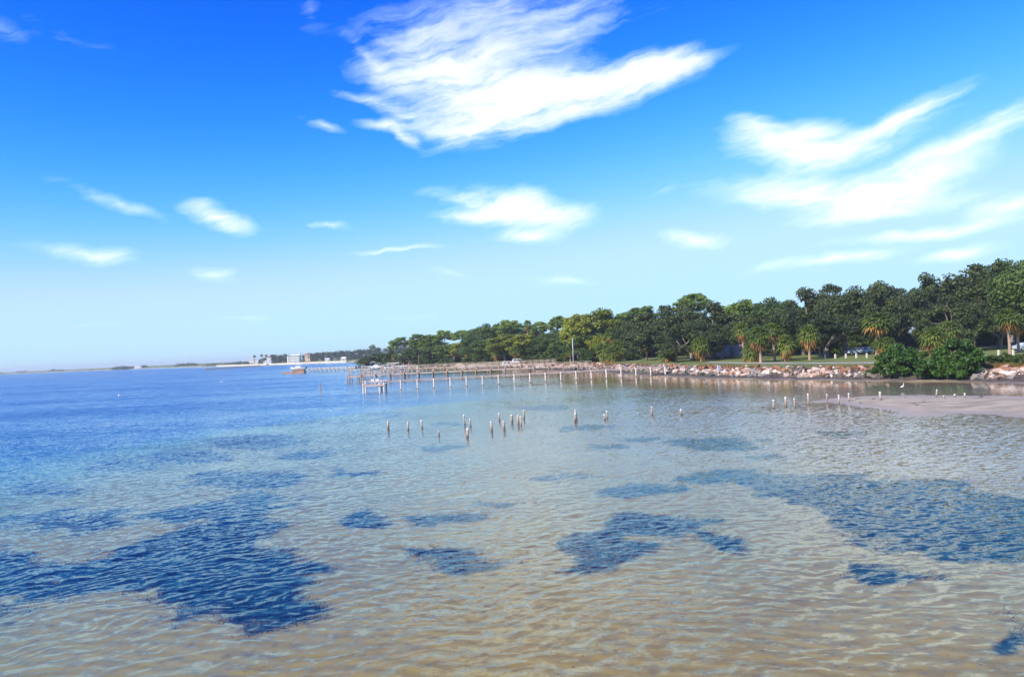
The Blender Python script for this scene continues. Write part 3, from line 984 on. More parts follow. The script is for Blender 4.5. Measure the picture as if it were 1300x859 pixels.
for (px, dp, tp, wp_, kind, var, lab) in [
    (875, 245, 373, 56, 'flatpine', 0, 'umbrella pine with bright dome rising over the grey-green oaks'),
    (938, 235, 382, 52, 'broad', 4, 'bright green round-topped tree between the oak grove and the grey oaks'),
    (968, 240, 385, 44, 'broad', 2, 'small green rounded crown just left of the oak grove shoulder'),
    (815, 285, 389, 52, 'flatpine', 1, 'flat-topped pine with sky showing under its crown'),
    (790, 300, 398, 34, 'pine', 0, 'narrow dark pine left of the flat-topped pine'),
    (757, 270, 393, 52, 'broad', 0, 'tall yellow-green tree, the highest left of the flat-topped pine'),
    (733, 262, 400, 40, 'broad', 1, 'yellow-green tree leaning against the tall yellow-green one'),
    (772, 275, 402, 40, 'broad', 3, 'green tree at the right flank of the tall yellow-green one'),
    (706, 300, 401, 30, 'flatpine', 0, 'small umbrella pine standing between the tall palms and the yellow-green trees'),
    (722, 295, 403, 22, 'pine', 1, 'slim pine with a gap of sky beside its top'),
    (650, 330, 406, 40, 'flatpine', 1, 'umbrella pine left of the two tall palms'),
    (683, 318, 408, 30, 'flatpine', 0, 'thin-trunked pine right beside the tall palm'),
    (637, 345, 411, 36, 'broad', 3, 'round green tree on the crest left of the umbrella pine'),
    (665, 300, 424, 46, 'broad', 1, 'pale yellow-green tree below the tall palms'),
    (640, 310, 424, 42, 'broad', 0, 'yellowish tree over the white vehicle by the rocks'),
    (606, 365, 417, 32, 'pine', 2, 'dark pine left of the rounded oak on the crest'),
    (584, 375, 419, 32, 'flatpine', 0, 'flat pine with sky under it, right of the pointed pines'),
    (566, 385, 419, 30, 'flatpine', 1, 'highest umbrella pine of the left group'),
    (549, 390, 426, 28, 'pine', 0, 'slim pine second left of the highest umbrella pine'),
    (541, 395, 425, 26, 'pine', 1, 'pointed pine in the middle of the left group'),
    (531, 400, 424, 24, 'pine', 2, 'tallest pointed pine of the left group, by the bare trunks'),
    (510, 425, 428, 30, 'flatpine', 0, 'umbrella pine just left of the two bare trunks'),
    (501, 440, 434, 16, 'flatpine', 1, 'leftmost small umbrella pine at the tip of the headland'),
    (572, 370, 436, 40, 'broad', 4, 'bright green tree under the highest umbrella pine'),
    (550, 378, 440, 36, 'broad', 2, 'green tree under the slim pines of the left group'),
    (528, 410, 442, 34, 'broad', 3, 'green tree behind the bare trunks'),
    (592, 355, 432, 36, 'broad', 0, 'yellow-green tree behind the two skirted palms of the left group'),
    (690, 290, 428, 40, 'broad', 2, 'green tree behind the beach bushes right of the tall palms'),
    (627, 330, 430, 40, 'broad', 4, 'green tree left of the white vehicle by the rocks'),
    (768, 250, 424, 40, 'broad', 1, 'yellow-green tree behind the low palm clump'),
    (716, 270, 432, 36, 'broad', 3, 'green tree left of the pole, behind the small palm'),
]:
    nm = 'pine_tree' if 'pine' in kind else 'broadleaf_tree'
    plant(nm, kind, var, px, dp, tp, wp_, lab, 'tree', GW)

# rows that close the wood behind, seen only between the others
rr = random.Random(5)
for i in range(26):
    f = i / 25
    px = 500 + 860 * f
    shore_dp = np.interp(px, [500, 640, 760, 900, 1100, 1360], [455, 365, 310, 262, 232, 215])
    hor = 472 - 0.0454 * px
    crest = np.interp(px, [500, 560, 640, 720, 760, 850, 950, 1050, 1150, 1220, 1360], [443, 432, 420, 414, 408, 400, 398, 378, 370, 356, 345])
    plant('oak_tree', 'oak', i if px > 840 else 4 + i % 2, px + rr.uniform(-8, 8), float(shore_dp) + rr.uniform(-6, 10), float(crest) + rr.uniform(-3, 5), 68 - 18 * (1 - f),
          'tree crown filling the back of the wooded shore between nearer trees', 'tree', 'trees closing the back of the wood')
for i in range(30):
    f = i / 29
    px = 490 + 860 * f
    dp = np.interp(px, [490, 640, 760, 900, 1100, 1360], [452, 345, 285, 232, 204, 192])
    hor = 472 - 0.0454 * px
    plant('understory_bush', 'bush', i, px + rr.uniform(-5, 5), float(dp) + rr.uniform(-3, 3), hor - 1 - 4 * rr.random(), 50, 'dark bush in the shade under the trees along the back of the lawn', 'bush', 'shaded bushes under the wood')

# palms: px, distance, top row, head width, proto, variant, label
for (px, dp, tp, wp_, kind, var, lab) in [
    (1112, 156, 396, 42, 'palm', 3, 'largest bushy palm with golden fronds, rising over the left mangrove bush'),
    (1122, 150, 427, 30, 'palm', 2, 'short golden-fringed palm tucked under the largest bushy palm'),
    (1183, 142, 414, 34, 'palm', 2, 'wide skirted palm behind the right mangrove bush'),
    (1205, 146, 406, 30, 'palm', 0, 'taller palm with a bare trunk behind the right mangrove bush'),
    (1280, 136, 390, 32, 'palm', 3, 'palm with a pale bare trunk at the far right of the lawn'),
    (1291, 140, 398, 30, 'palm', 1, 'palm with a dark trunk beside the pale-trunked palm at the far right'),
    (1026, 158, 411, 27, 'palm', 0, 'single lit palm with orange skirt and straight trunk, left of the bollards'),
    (1039, 170, 417, 22, 'palm', 1, 'greyer palm half behind the single lit palm'),
    (995, 160, 424, 26, 'palm', 2, 'short green palm between the palm cluster and the single lit palm'),
    (982, 166, 409, 28, 'palm', 3, 'tall dark-stemmed palm at the right of the palm cluster'),
    (964, 160, 412, 30, 'palm', 0, 'golden-skirted palm at the front of the palm cluster'),
    (953, 168, 432, 24, 'lowpalm', 0, 'trunkless low palm at the left foot of the palm cluster'),
    (943, 178, 407, 20, 'palm', 1, 'high small-headed palm with hanging orange fronds, left of the palm cluster'),
    (916, 198, 422, 19, 'palm', 1, 'slender palm with bare pink trunk in front of the pink house'),
    (889, 188, 426, 25, 'palm', 2, 'heavy-skirted palm with brown dead fronds left of the pink house'),
    (847, 200, 436, 26, 'lowpalm', 1, 'low yellow-green palm by the rocks, left of the heavy-skirted palm'),
    (820, 226, 424, 21, 'palm', 0, 'slim leaning palm with drooping orange fronds left of the low yellow palm'),
    (786, 232, 430, 26, 'palm', 2, 'bushy palm at the right of the low palm clump'),
    (777, 246, 415, 18, 'palm', 3, 'higher palm head above the low palm clump'),
    (762, 240, 434, 22, 'lowpalm', 0, 'low palm at the left of the low palm clump'),
    (775, 230, 440, 22, 'lowpalm', 1, 'squat palm in the middle of the low palm clump'),
    (723, 252, 444, 12, 'palm', 1, 'small palm right beside the thin pole'),
    (670, 300, 406, 13, 'tallpalm', 0, 'tallest thin palm, its head level with the pine tops'),
    (682, 305, 416, 14, 'tallpalm', 1, 'second tall thin palm right of the tallest one'),
    (692, 290, 424, 14, 'tallpalm', 0, 'tall palm with orange dead fronds right of the two thin ones'),
    (655, 292, 440, 16, 'palm', 0, 'short palm over the white vehicle by the rocks'),
    (700, 272, 440, 15, 'palm', 3, 'short palm with orange skirt left of the thin pole'),
    (630, 318, 438, 15, 'palm', 2, 'short palm at the left of the white vehicle'),
    (593, 345, 441, 11, 'palm', 0, 'right one of the two skirted palms with thick trunks on the left beach'),
    (576, 360, 442, 12, 'palm', 3, 'left one of the two skirted palms with thick trunks on the left beach'),
    (514, 425, 449, 10, 'palm', 2, 'small orange palm behind the boathouse roof'),
    (501, 440, 448, 10, 'palm', 1, 'small palm at the left end of the headland beach'),
]:
    plant('palm_tree', kind, var, px, dp, tp, wp_, lab, 'palm tree', 'palms along the shore')

# bushes
for (px, dp, tp, wp_, kind, var, lab) in [
    (1135, 116, 438, 64, 'mangrove', 0, 'large glossy green mangrove bush at the water, left one of the pair'),
    (1205, 107.5, 432, 70, 'mangrove', 1, 'large dark mangrove bush at the water, right one of the pair'),
]:
    plant('mangrove_bush', kind, var, px, dp, tp, wp_, lab, 'bush', 'mangrove bushes')
for (px, dp, tp, wp_, var, lab) in [
    (1252, 112, 449, 34, 0, 'low weedy bush on the bank right of the mangroves'),
    (1272, 111, 447, 26, 1, 'yellowish weedy bush on top of the right rock bank'),
    (1293, 108, 449, 26, 2, 'dark weedy bush on the bank at the right edge'),
    (1222, 122, 430, 34, 2, 'rounded bush right behind the right mangrove'),
    (1052, 172, 434, 26, 0, 'green shrub under the forked oak behind the bollards'),
    (566, 352, 452, 22, 1, 'round dark beach bush left of the two skirted palms'),
    (597, 336, 452, 24, 2, 'round dark beach bush right of the two skirted palms'),
    (490, 446, 450, 16, 0, 'yellow-green bush at the left tip of the headland'),
    (612, 328, 449, 26, 1, 'green beach bush left of the white vehicle'),
    (688, 268, 447, 28, 2, 'wide green bush behind the second jetty'),
    (676, 275, 450, 24, 0, 'green bush under the tall palms'),
    (706, 262, 446, 24, 1, 'yellow-green bush left of the small palm'),
    (747, 240, 444, 26, 0, 'dark green bush right of the thin pole'),
    (540, 372, 454, 22, 2, 'low bush on the headland beach behind the boats'),
    (800, 240, 447, 24, 1, 'dark bush in the gap right of the low palm clump'),
]:
    plant('shore_bush', 'bush', var, px, dp, tp, wp_, lab, 'bush', 'bushes along the shore')

# two bare trunks among the pines
for k, (px, dp, tp, lab) in enumerate([(519, 412, 428, 'taller bare dead trunk among the left pines'), (522, 414, 430, 'shorter bare dead trunk among the left pines')]):
    X = xat(px, dp, 8); z0 = hz_(X, dp); h = zat(X, dp, tp) - z0
    rng = np.random.default_rng(k)
    mb = MB(); limb(mb, (0, 0, -0.3), (0.3, 0, h), 0.33, 0.12, rng, 7, 4, 0.01)
    r = thing('dead_tree', lab, 'dead tree', (X, dp, z0), 0, 'bare dead trunks')
    link('trunk', mb.mesh('dead_trunk', M_TRUNK, True), r)
    for s in range(4):
        mb = MB()
        limb(mb, (0.2, 0, h * (0.6 + 0.1 * s)), (1.1 * math.cos(s * 2.1), 1.1 * math.sin(s * 2.1), h * (0.66 + 0.1 * s)), 0.07, 0.02, rng, 4, 3)
        link('branch', mb.mesh('dead_branch', M_TRUNK, True), r)

# far woods: masses no one could count
def far_wood(name, label, pts, leaf, seed):
    rng = np.random.default_rng(seed)
    cen, rad = [], []
    for (px0, px1, dp, t0, t1, n) in pts:
        for k in range(n):
            u = rng.random()
            px = px0 + (px1 - px0) * u
            d_ = dp * (1 + rng.uniform(-0.02, 0.05))
            X = xat(px, d_, 5)
            zt = zat(X, d_, t0 + (t1 - t0) * u)
            z0 = 2.0
            z = z0 + (zt - z0) * (rng.random() ** 0.55) - 1.5
            r = (1.6 + rng.random() * 2.2) * leaf
            cen.append((X, d_, max(z, 2.6))); rad.append((r * 1.3, r * 1.3, r * 0.8))
    v_, f, tone = leaf_cloud(rng, np.array(cen), np.array(rad), 46, leaf, up=0.7)
    o = link(name, mesh_np(name, v_, [(4, f)], M_FAR, tone=tone))
    return tag(o, label, 'trees', None, 'stuff')


far_wood('far_wood', 'bluish wood along the far shore of the bay', [
    (478, 560, 960, 441, 437, 90), (440, 482, 1010, 445, 441, 110), (398, 445, 1080, 448, 444, 120), (386, 402, 1110, 450, 447, 50), (345, 368, 1120, 450, 450, 55),
    (330, 350, 1150, 455, 451, 30), (300, 332, 1300, 459.5, 457, 36), (262, 300, 1400, 462.4, 460, 26)], 1.1, 71)
far_wood('distant_wood', 'thin hazy line of trees on the most distant coast at the left', [
    (225, 248, 1640, 463, 462.4, 20), (143, 172, 1800, 466.6, 465.8, 22), (172, 184, 1800, 465.5, 465, 8), (66, 82, 2400, 471.4, 471, 12), (18, 34, 3000, 473.3, 472.8, 12), (-12, 4, 2900, 472, 473, 14)], 2.4, 72)
plant('pine_tree', 'flatpine', 0, 473, 960, 437.5, 10, 'lone umbrella pine standing above the far bluish wood', 'tree')
for (px, tp, lab) in [(323, 450.6, 'leftmost of the distant tall palms, standing clear against the sky'), (332, 449.4, 'second of the distant tall palms from the left'), (338.5, 449.8, 'third distant tall palm from the left'),
                      (347, 449.6, 'distant tall palm just left of the white villa'), (392, 447.5, 'distant tall palm just right of the white villa')]:
    plant('palm_tree', 'tallpalm', 0, px, 1130, tp, 4.5, lab, 'palm tree', 'distant palms by the white villa')


# ------------------------------------------------------------------ rock banks
M_STONE = [plain('pale_pink_stone', (0.36, 0.24, 0.19), (0.60, 0.45, 0.37), 1.2, 0.9, 0.1, bmp=0.5, rnd=0.6),
           plain('white_concrete_stone', (0.46, 0.37, 0.31), (0.74, 0.63, 0.54), 1.2, 0.9, 0.1, bmp=0.5, rnd=0.6),
           plain('rusty_stone', (0.20, 0.095, 0.052), (0.42, 0.215, 0.125), 1.2, 0.9, 0.1, bmp=0.5, rnd=0.6),
           plain('grey_stone', (0.10, 0.085, 0.07), (0.32, 0.275, 0.24), 1.2, 0.9, 0.1, bmp=0.5, rnd=0.6)]


def stone_hull(rng):
    bm = bmesh.new()
    sx, sy, sz = 1.0, 0.42 + 0.42 * rng.random(), 0.24 + 0.36 * rng.random()
    for k in range(11):
        p = rng.normal(size=3)
        p = p / np.abs(p).max() * (0.78 + 0.22 * rng.random())
        bm.verts.new((p[0] * sx / 2, p[1] * sy / 2, p[2] * sz / 2))
    bmesh.ops.convex_hull(bm, input=bm.verts)
    for v_ in [q for q in bm.verts if not q.link_faces]:
        bm.verts.remove(v_)
    bm.verts.index_update()
    vv = [tuple(q.co) for q in bm.verts]
    ff = [tuple(q.index for q in f.verts) for f in bm.faces]
    bm.free()
    return vv, ff


rng = np.random.default_rng(91)
HULLS = [stone_hull(rng) for _ in range(9)]
STONES = {}
for hi, (vv, ff) in enumerate(HULLS):
    for mi, m_ in enumerate(M_STONE):
        mb = MB().add(vv, ff)
        STONES[hi, mi] = mb.mesh('stone', m_)


def along_shore(px0, px1, n):
    """n evenly spaced points of the near waterline between two photo columns, with the inland direction"""
    pts = [ground(px, float(np.interp(px, [p[0] for p in SHORE_PX[::-1]], [p[1] for p in SHORE_PX[::-1]]))) for px in np.linspace(px0, px1, 160)]
    L = [0.0]
    for a, b in zip(pts[:-1], pts[1:]):
        L.append(L[-1] + (b - a).length)
    out = []
    for s in np.linspace(0, L[-1], n):
        x, y = np.interp(s, L, [p.x for p in pts]), np.interp(s, L, [p.y for p in pts])
        i = min(max(int(np.searchsorted(L, s)), 4), len(pts) - 5)
        t_ = (pts[i + 4] - pts[i - 4]).normalized()
        out.append((x, y, t_.x, t_.y))
    return out, L[-1]


def rock_bank(name, label, px0, px1, per_m, limit, seed, flip):
    rng = np.random.default_rng(seed)
    pts, L = along_shore(px0, px1, 400)
    n = int(L * per_m)
    specs = []
    for k in range(n):
        x, y, tx, ty = pts[rng.integers(len(pts))]
        nx, ny = (-ty, tx) if flip else (ty, -tx)
        up = rng.random() ** 0.85
        d = 4.0 + up * 5.0
        X, Y = x + nx * d + tx * rng.uniform(-0.6, 0.6), y + ny * d + ty * rng.uniform(-0.6, 0.6)
        size = 0.38 + (1.6 if px0 > 1200 else 1.4) * rng.random() ** 2.6
        if up > 0.8:
            size *= 0.7
        band = fbm(np.array([X * 0.06]), np.array([Y * 0.06]), 77)[0]
        u = rng.random() + band * 0.9
        mi = (1 if u > 0.68 else 0 if u > 0.24 else 2 if u > 0.12 else 3) if up < 0.6 else (2 if u > 0.42 else 0 if u > 0.2 else 3)
        if up < 0.13:
            mi = 3
        specs.append((X, Y, size, int(rng.integers(len(HULLS))), mi, rng.random() * 6.28, rng.normal() * 0.42, rng.normal() * 0.42))
    xs, ys = np.array([s[0] for s in specs]), np.array([s[1] for s in specs])
    zs = height(xs, ys)
    rank = sorted(range(n), key=lambda i: -specs[i][2] / specs[i][1])
    single = set(rank[:limit])
    o_ = pts[0]
    root = thing(name, label, 'rock bank', (o_[0], o_[1], 0), 0, 'rock banks along the shore')
    rest = MB()
    for i, (X, Y, size, hi, mi, a, b, c) in enumerate(specs):
        z = max(zs[i], 0.1) + size * 0.10
        M_ = Matrix.Rotation(a, 3, 'Z') @ Matrix.Rotation(b, 3, 'X') @ Matrix.Rotation(c, 3, 'Y')
        if i in single:
            o = link('stone', STONES[hi, mi], root, (X - o_[0], Y - o_[1], z))
            o.rotation_euler = M_.to_euler()
            o.scale = (size * 1.15,) * 3
        else:
            vv, ff = HULLS[hi]
            rest.add([M_ @ Vector(v_) * size * 1.15 + Vector((X - o_[0], Y - o_[1], z)) for v_ in vv], ff, mi)
    if rest.v:
        tag(link('rubble', rest.mesh('rubble', M_STONE), root), kind='stuff')
    return root


rock_bank('rock_bank', 'long bank of broken pale and rusty rocks below the lawn, left of the mangroves', 1112, 618, 16.0, 300, 3, False)
rock_bank('rock_bank', 'short bank of big pale slabs at the right edge, right of the mangroves', 1390, 1205, 15.0, 300, 4, False)
_, _L = along_shore(1112, 618, 10)
p = ground(910.5, 472.5, 0.7)
mb = MB().box((0, 0, 0), (0.9, 0.35, 1.7), 0, 0, 0.75)
o = link('standing_slab', mb.mesh('standing_slab', plain('blue_grey_concrete', (0.34, 0.36, 0.42), (0.50, 0.52, 0.58), 1.0)), None, (p.x, p.y - 1.6, 1.25), 0.3)
o.rotation_euler = (R(-14), R(10), R(20))
tag(o, 'upright bluish concrete slab leaning in the rock bank below the pink house', 'slab')

# weeds on top of the banks
M_WEED = leaf_mat('dry_weed', (0.10, 0.115, 0.030), (0.42, 0.21, 0.075), 0.3, 0.0)
vs_, tn = [], []
rng = np.random.default_rng(6)
for (a, b, n) in ((1112, 618, 9000), (1390, 1190, 5500)):
    pts, L = along_shore(a, b, 400)
    for k in range(n):
        x, y, tx, ty = pts[rng.integers(len(pts))]
        nx, ny = ty, -tx
        d = 8.4 + abs(rng.normal()) * 0.9
        X, Y = x + nx * d, y + ny * d
        dens = fbm(np.array([X * 0.15]), np.array([Y * 0.15]), 12)[0]
        if dens < -0.05:
            continue
        vs_.append((X, Y, 0.2 + 0.35 * rng.random(), rng.random() * 6.28, rng.normal() * 0.25))
        tn += [np.clip(0.35 + dens * 1.6 + rng.normal() * 0.2, 0, 1)] * 3
W_ = np.array(vs_)
Z_ = height(W_[:, 0], W_[:, 1])
ca, sa = np.cos(W_[:, 3]), np.sin(W_[:, 3])
hw = 0.06
b0 = np.stack([W_[:, 0] - ca * hw, W_[:, 1] - sa * hw, Z_ - 0.05], 1)
b1 = np.stack([W_[:, 0] + ca * hw, W_[:, 1] + sa * hw, Z_ - 0.05], 1)
b2 = np.stack([W_[:, 0] + W_[:, 4], W_[:, 1] + W_[:, 4] * 0.5, Z_ + W_[:, 2]], 1)
vv = np.stack([b0, b1, b2], 1).reshape(-1, 3)
tag(link('bank_grass', mesh_np('bank_grass', vv, [(3, np.arange(len(vv)).reshape(-1, 3))], M_WEED, tone=tn)), 'dry rusty and green weeds along the top of the rock banks', 'grass', None, 'stuff')

# path behind the lawn's edge
pts, L = along_shore(1300, 800, 120)
vv, ff = [], []
for i, (x, y, tx, ty) in enumerate(pts):
    for d in (17.2, 19.6):
        X, Y = x + ty * d, y - tx * d
        vv.append((X, Y, hz_(X, Y) + 0.05))
    if i:
        k = 2 * i
        ff.append((k - 2, k - 1, k + 1, k))
me = bpy.data.meshes.new('path')
me.from_pydata(vv, [], ff)
me.materials.append(plain('pale_concrete_path', (0.42, 0.36, 0.31), (0.56, 0.49, 0.44), 0.6))
tag(link('path', me), kind='structure')

# ------------------------------------------------------------------ pilings standing in the shallows
M_PILE = plain('weathered_pile', (0.30, 0.22, 0.17), (0.62, 0.49, 0.40), 2.5, 0.9, 0.1, (3, 3, 0.5), 0.8)
M_WHITE_TOP = plain('whitewashed_pile_top', (0.62, 0.58, 0.54), (0.85, 0.82, 0.78), 5.0, 0.9, 0.1)
M_WET = plain('wet_barnacled_wood', (0.085, 0.066, 0.048), (0.21, 0.165, 0.125), 6.0, 0.6, 0.3)
PILES = [
    (492.7, 545.2, 534.0, 'leftmost of all the pilings standing in the open water'), (518.6, 546.0, 535.0, 'second piling from the left end of the scattered pilings'),
    (537.0, 543.6, 533.0, 'third piling from the left end of the scattered pilings'), (557.4, 553.0, 546.8, 'shortest stub among the left pilings, alone between two gaps'),
    (591.0, 539.7, 525.9, 'tall white-topped piling right above another piling in line with it'), (592.0, 555.4, 543.4, 'nearest piling of all, in front of the tall white-topped one'),
    (597.7, 541.5, 531.4, 'short brown piling just right of the tall white-topped one'), (624.5, 547.5, 534.6, 'left one of the two near white-topped pilings in the middle group'),
    (641.0, 546.2, 533.7, 'right one of the two near white-topped pilings in the middle group'), (634.0, 534.2, 524.2, 'piling set back between the two near white-topped ones'),
    (650.5, 537.0, 526.0, 'slim piling left of the tight trio of pilings'), (658.4, 539.7, 526.8, 'left piling of the tight trio'),
    (662.6, 540.6, 527.7, 'middle and nearest piling of the tight trio'), (665.3, 531.9, 519.9, 'rear piling of the tight trio, with the highest white top'),
    (729.5, 535.7, 523.7, 'front piling of the close pair right of the trio'), (732.4, 532.6, 520.0, 'rear, higher piling of the close pair right of the trio'),
    (768.6, 532.6, 525.3, 'short piling of the uneven pair'), (771.0, 531.0, 521.0, 'tall piling of the uneven pair'),
    (828.0, 526.3, 516.0, 'lone slim piling right of the uneven pair'), (864.8, 526.3, 519.0, 'short lone piling midway to the sandbar'),
    (982.2, 519.0, 506.8, 'leftmost piling of the row by the tip of the sandbar'), (997.7, 516.0, 503.8, 'second piling of the row by the tip of the sandbar'),
    (1009.4, 517.3, 505.0, 'third piling of the row by the tip of the sandbar'), (1026.4, 513.7, 499.4, 'tallest piling of the row, just off the tip of the sandbar'),
    (1050.0, 512.0, 500.0, 'piling standing on the very tip of the sandbar'), (1065.4, 513.0, 501.0, 'piling at the lower edge of the sandbar near its tip'),
    (1078.0, 510.3, 498.7, 'piling on the upper side of the sandbar near its tip'), (1118.0, 509.4, 497.0, 'lone white-headed piling on the middle of the sandbar'),
    (1188.4, 506.0, 494.0, 'tall white-headed piling on the right part of the sandbar'), (1198.4, 507.0, 501.5, 'dark stub just right of the tall piling on the sandbar'),
    (1212.0, 505.0, 500.5, 'smallest dark stub on the upper edge of the sandbar'), (1225.0, 505.6, 498.7, 'rightmost piling on the sandbar'),
]
rng = np.random.default_rng(17)
for (px, pb, pt, lab) in PILES:
    g0 = ground(px, pb)
    zb = hz_(g0.x, g0.y)
    h = max(zat(g0.x, g0.y, pt), 0.4)
    r = 0.072 + 0.048 * rng.random()
    lean = rng.normal(size=2) * 0.055
    root = thing('wooden_piling', lab, 'piling', (g0.x, g0.y, zb), rng.random() * 6, 'old pilings in the shallows')
    hh = h - zb
    cap_h = min(0.05 + 0.26 * rng.random() ** 1.5, hh * 0.3)
    P_ = lambda z: (lean[0] * z, lean[1] * z, z)
    wl = max(-zb, 0) + 0.09
    MBs = MB().tube([P_(wl), P_((wl + hh - cap_h) / 2), P_(hh - cap_h)], [r * 1.0, r * 0.93, r * 1.02], 9)
    link('shaft', MBs.mesh('piling_shaft', M_PILE, True), root)
    link('waterline_band', MB().tube([P_(-0.4), P_(wl)], [r * 1.12, r * 1.05], 9).mesh('piling_band', M_WET, True), root)
    link('white_top', MB().tube([P_(hh - cap_h), P_(hh - cap_h * 0.35), P_(hh - 0.02), P_(hh)], [r * 1.0, r * 1.03, r * 0.9, r * 0.4], 9).mesh('piling_top', M_WHITE_TOP, True), root)

# dark stones and debris lying on the bar, a wading bird and floats
for k, (px, py, s) in enumerate([(1089, 508, .30), (1092, 512, .25), (1106, 507.5, .35), (1110, 508, .28), (1150, 506, .22), (1160, 514, .3), (1164, 516, .22), (968, 517, .25), (994, 516, .22), (1172, 512, .26), (1245, 505, .3)]):
    g0 = ground(px, py)
    o = link('dark_stone', STONES[k % 9, 3], None, (g0.x, g0.y, max(hz_(g0.x, g0.y), -0.04) + 0.03), k)
    o.scale = (s * 1.9, s * 1.9, s)
    tag(o, ['small dark stone beside the piling on the upper side of the sandbar', 'small dark stone below the piling on the upper side of the sandbar', 'larger dark clump left of the lone white-headed piling', 'dark clump touching the left of the lone white-headed piling',
            'dark speck of a stone right of the lone white-headed piling', 'dark flat stone in the middle of the bare sandbar', 'small stone under the flat stone in the middle of the sandbar', 'small dark stone in the water left of the sandbar row of pilings',
            'small stone at the foot of the second piling of the sandbar row', 'dark stone between the flat stone and the tall sandbar piling', 'dark stone right of the rightmost sandbar piling'][k], 'stone', 'dark stones on the sandbar')

M_BIRD = plain('white_feathers', (0.72, 0.72, 0.70), (0.85, 0.85, 0.83), 8)
M_BEAK = plain('dark_beak', (0.05, 0.045, 0.04), (0.10, 0.08, 0.05), 8)
g0 = ground(1146, 495.5)
root = thing('egret', 'small white egret wading in the calm channel behind the sandbar', 'bird', (g0.x, g0.y, 0.0), 0.4)
body = MB().tube([(-0.34, 0, 0.40), (-0.2, 0, 0.43), (0.0, 0, 0.47), (0.14, 0, 0.52), (0.2, 0, 0.62), (0.17, 0, 0.74), (0.22, 0, 0.82), (0.29, 0, 0.81)], [0.02, 0.07, 0.12, 0.09, 0.04, 0.03, 0.04, 0.02], 8)
link('body', body.mesh('egret_body', M_BIRD, True), root)
link('beak', MB().tube([(0.28, 0, 0.81), (0.42, 0, 0.79)], [0.015, 0.003], 6).mesh('egret_beak', M_BEAK), root)
for s in (-1, 1):
    link('leg', MB().tube([(0.0, 0.04 * s, 0.42), (0.03, 0.04 * s, 0.2), (0.0, 0.04 * s, -0.25)], [0.016, 0.012, 0.012], 5).mesh('egret_leg', M_BEAK), root)
M_BUOY = plain('white_float', (0.70, 0.70, 0.68), (0.85, 0.85, 0.82), 4, 0.4, 0.5)
for (px, py, lab) in [(151, 502, 'small white float on the open blue water at the far left'), (281, 485, 'tiny white float on the blue water below the far pier')]:
    g0 = ground(px, py)
    root = thing('float', lab, 'buoy', (g0.x, g0.y, 0), 0, 'white floats')
    link('ball', MB().tube([(0, 0, -0.2), (0, 0, -0.05), (0, 0, 0.12), (0, 0, 0.3), (0, 0, 0.38)], [0.12, 0.28, 0.32, 0.2, 0.05], 10).mesh('float_ball', M_BUOY, True), root)
    link('ring', MB().tube([(0, 0, 0.36), (0, 0, 0.5)], [0.05, 0.04], 6).mesh('float_ring', M_BEAK), root)

# ------------------------------------------------------------------ jetties
M_WOOD = plain('weathered_timber', (0.40, 0.30, 0.245), (0.64, 0.52, 0.45), 1.2, 0.9, 0.1, (0.6, 3, 3), 0.5)
M_PALE = plain('pale_pile', (0.54, 0.46, 0.41), (0.80, 0.72, 0.66), 1.6, 0.9, 0.1, (3, 3, 0.6), 0.5)  # pale base tone, varied only by stretched noise
M_BROWN = plain('brown_pile', (0.24, 0.155, 0.10), (0.46, 0.32, 0.22), 1.6, 0.9, 0.1, (3, 3, 0.6), 0.5)


def jetty(label, pa, pb, zd, width, spacing, m_pile, above=0.0, rail=None, pr=0.14, inner=0.0, rows=(-1, 1)):
    """pa, pb: (px, distance) of the outer and the shore end"""
    A_ = Vector((xat(pa[0], pa[1], zd), pa[1], 0)); B_ = Vector((xat(pb[0], pb[1], zd), pb[1], 0))
    L = (B_ - A_).length
    rz = math.atan2(B_.y - A_.y, B_.x - A_.x)
    root = thing('jetty', label, 'jetty', A_, rz, 'jetties')
    link('deck', MB().box((L / 2, 0, zd - 0.04), (L, width, 0.08)).mesh('jetty_deck', M_WOOD), root)
    for s in (-1, 1):
        link('stringer', MB().box((L / 2, s * (width / 2 - 0.08), zd - 0.19), (L - 0.02, 0.12, 0.21)).mesh('jetty_stringer', M_WOOD), root)
    n = max(2, int(L / spacing))
    off = width / 2 + pr + 0.01
    pile = MB().tube([(0, 0, -3.0), (0, 0, 0.35), (0, 0, zd + above)], [pr * 1.08, pr, pr * 0.95], 8).mesh('jetty_pile', m_pile, True)
    foot = MB().tube([(0, 0, -3.0), (0, 0, 0.12)], [pr * 1.14, pr * 1.12], 8).mesh('jetty_pile_foot', M_WET, True)
    cross = MB().box((0, 0, zd - 0.40), (0.12, width + 4 * pr + 0.1, 0.18)).mesh('jetty_cross', M_WOOD)
    c_, s__ = math.cos(rz), math.sin(rz)
    for k in range(n + 1):
        x = L * k / n
        for s in rows:
            o = link('pile', pile, root, (x, s * off, 0))
            wx_, wy_ = A_.x + c_ * x - s__ * s * off, A_.y + s__ * x + c_ * s * off
            link('pile_foot', foot, o)
        link('cross_beam', cross, root, (x, 0, 0))
    if rail:
        post = MB().box((0, 0, zd + rail / 2 - 0.05), (0.1, 0.1, rail)).mesh('rail_post', M_WOOD)
        for s in (1,) if inner else (-1, 1):
            y = s * (width / 2 - 0.06)
            for k in range(int(L / 1.9) + 1):
                link('rail_post', post, root, (min(1.9 * k, L) if k else 0.06, y, 0))
            link('hand_rail', MB().box((L / 2, y, zd + rail), (L, 0.14, 0.07)).mesh('hand_rail', M_WOOD), root)
            link('mid_rail', MB().box((L / 2, y + 0.07, zd + rail * 0.55), (L, 0.04, 0.1)).mesh('mid_rail', M_WOOD), root)
    return root


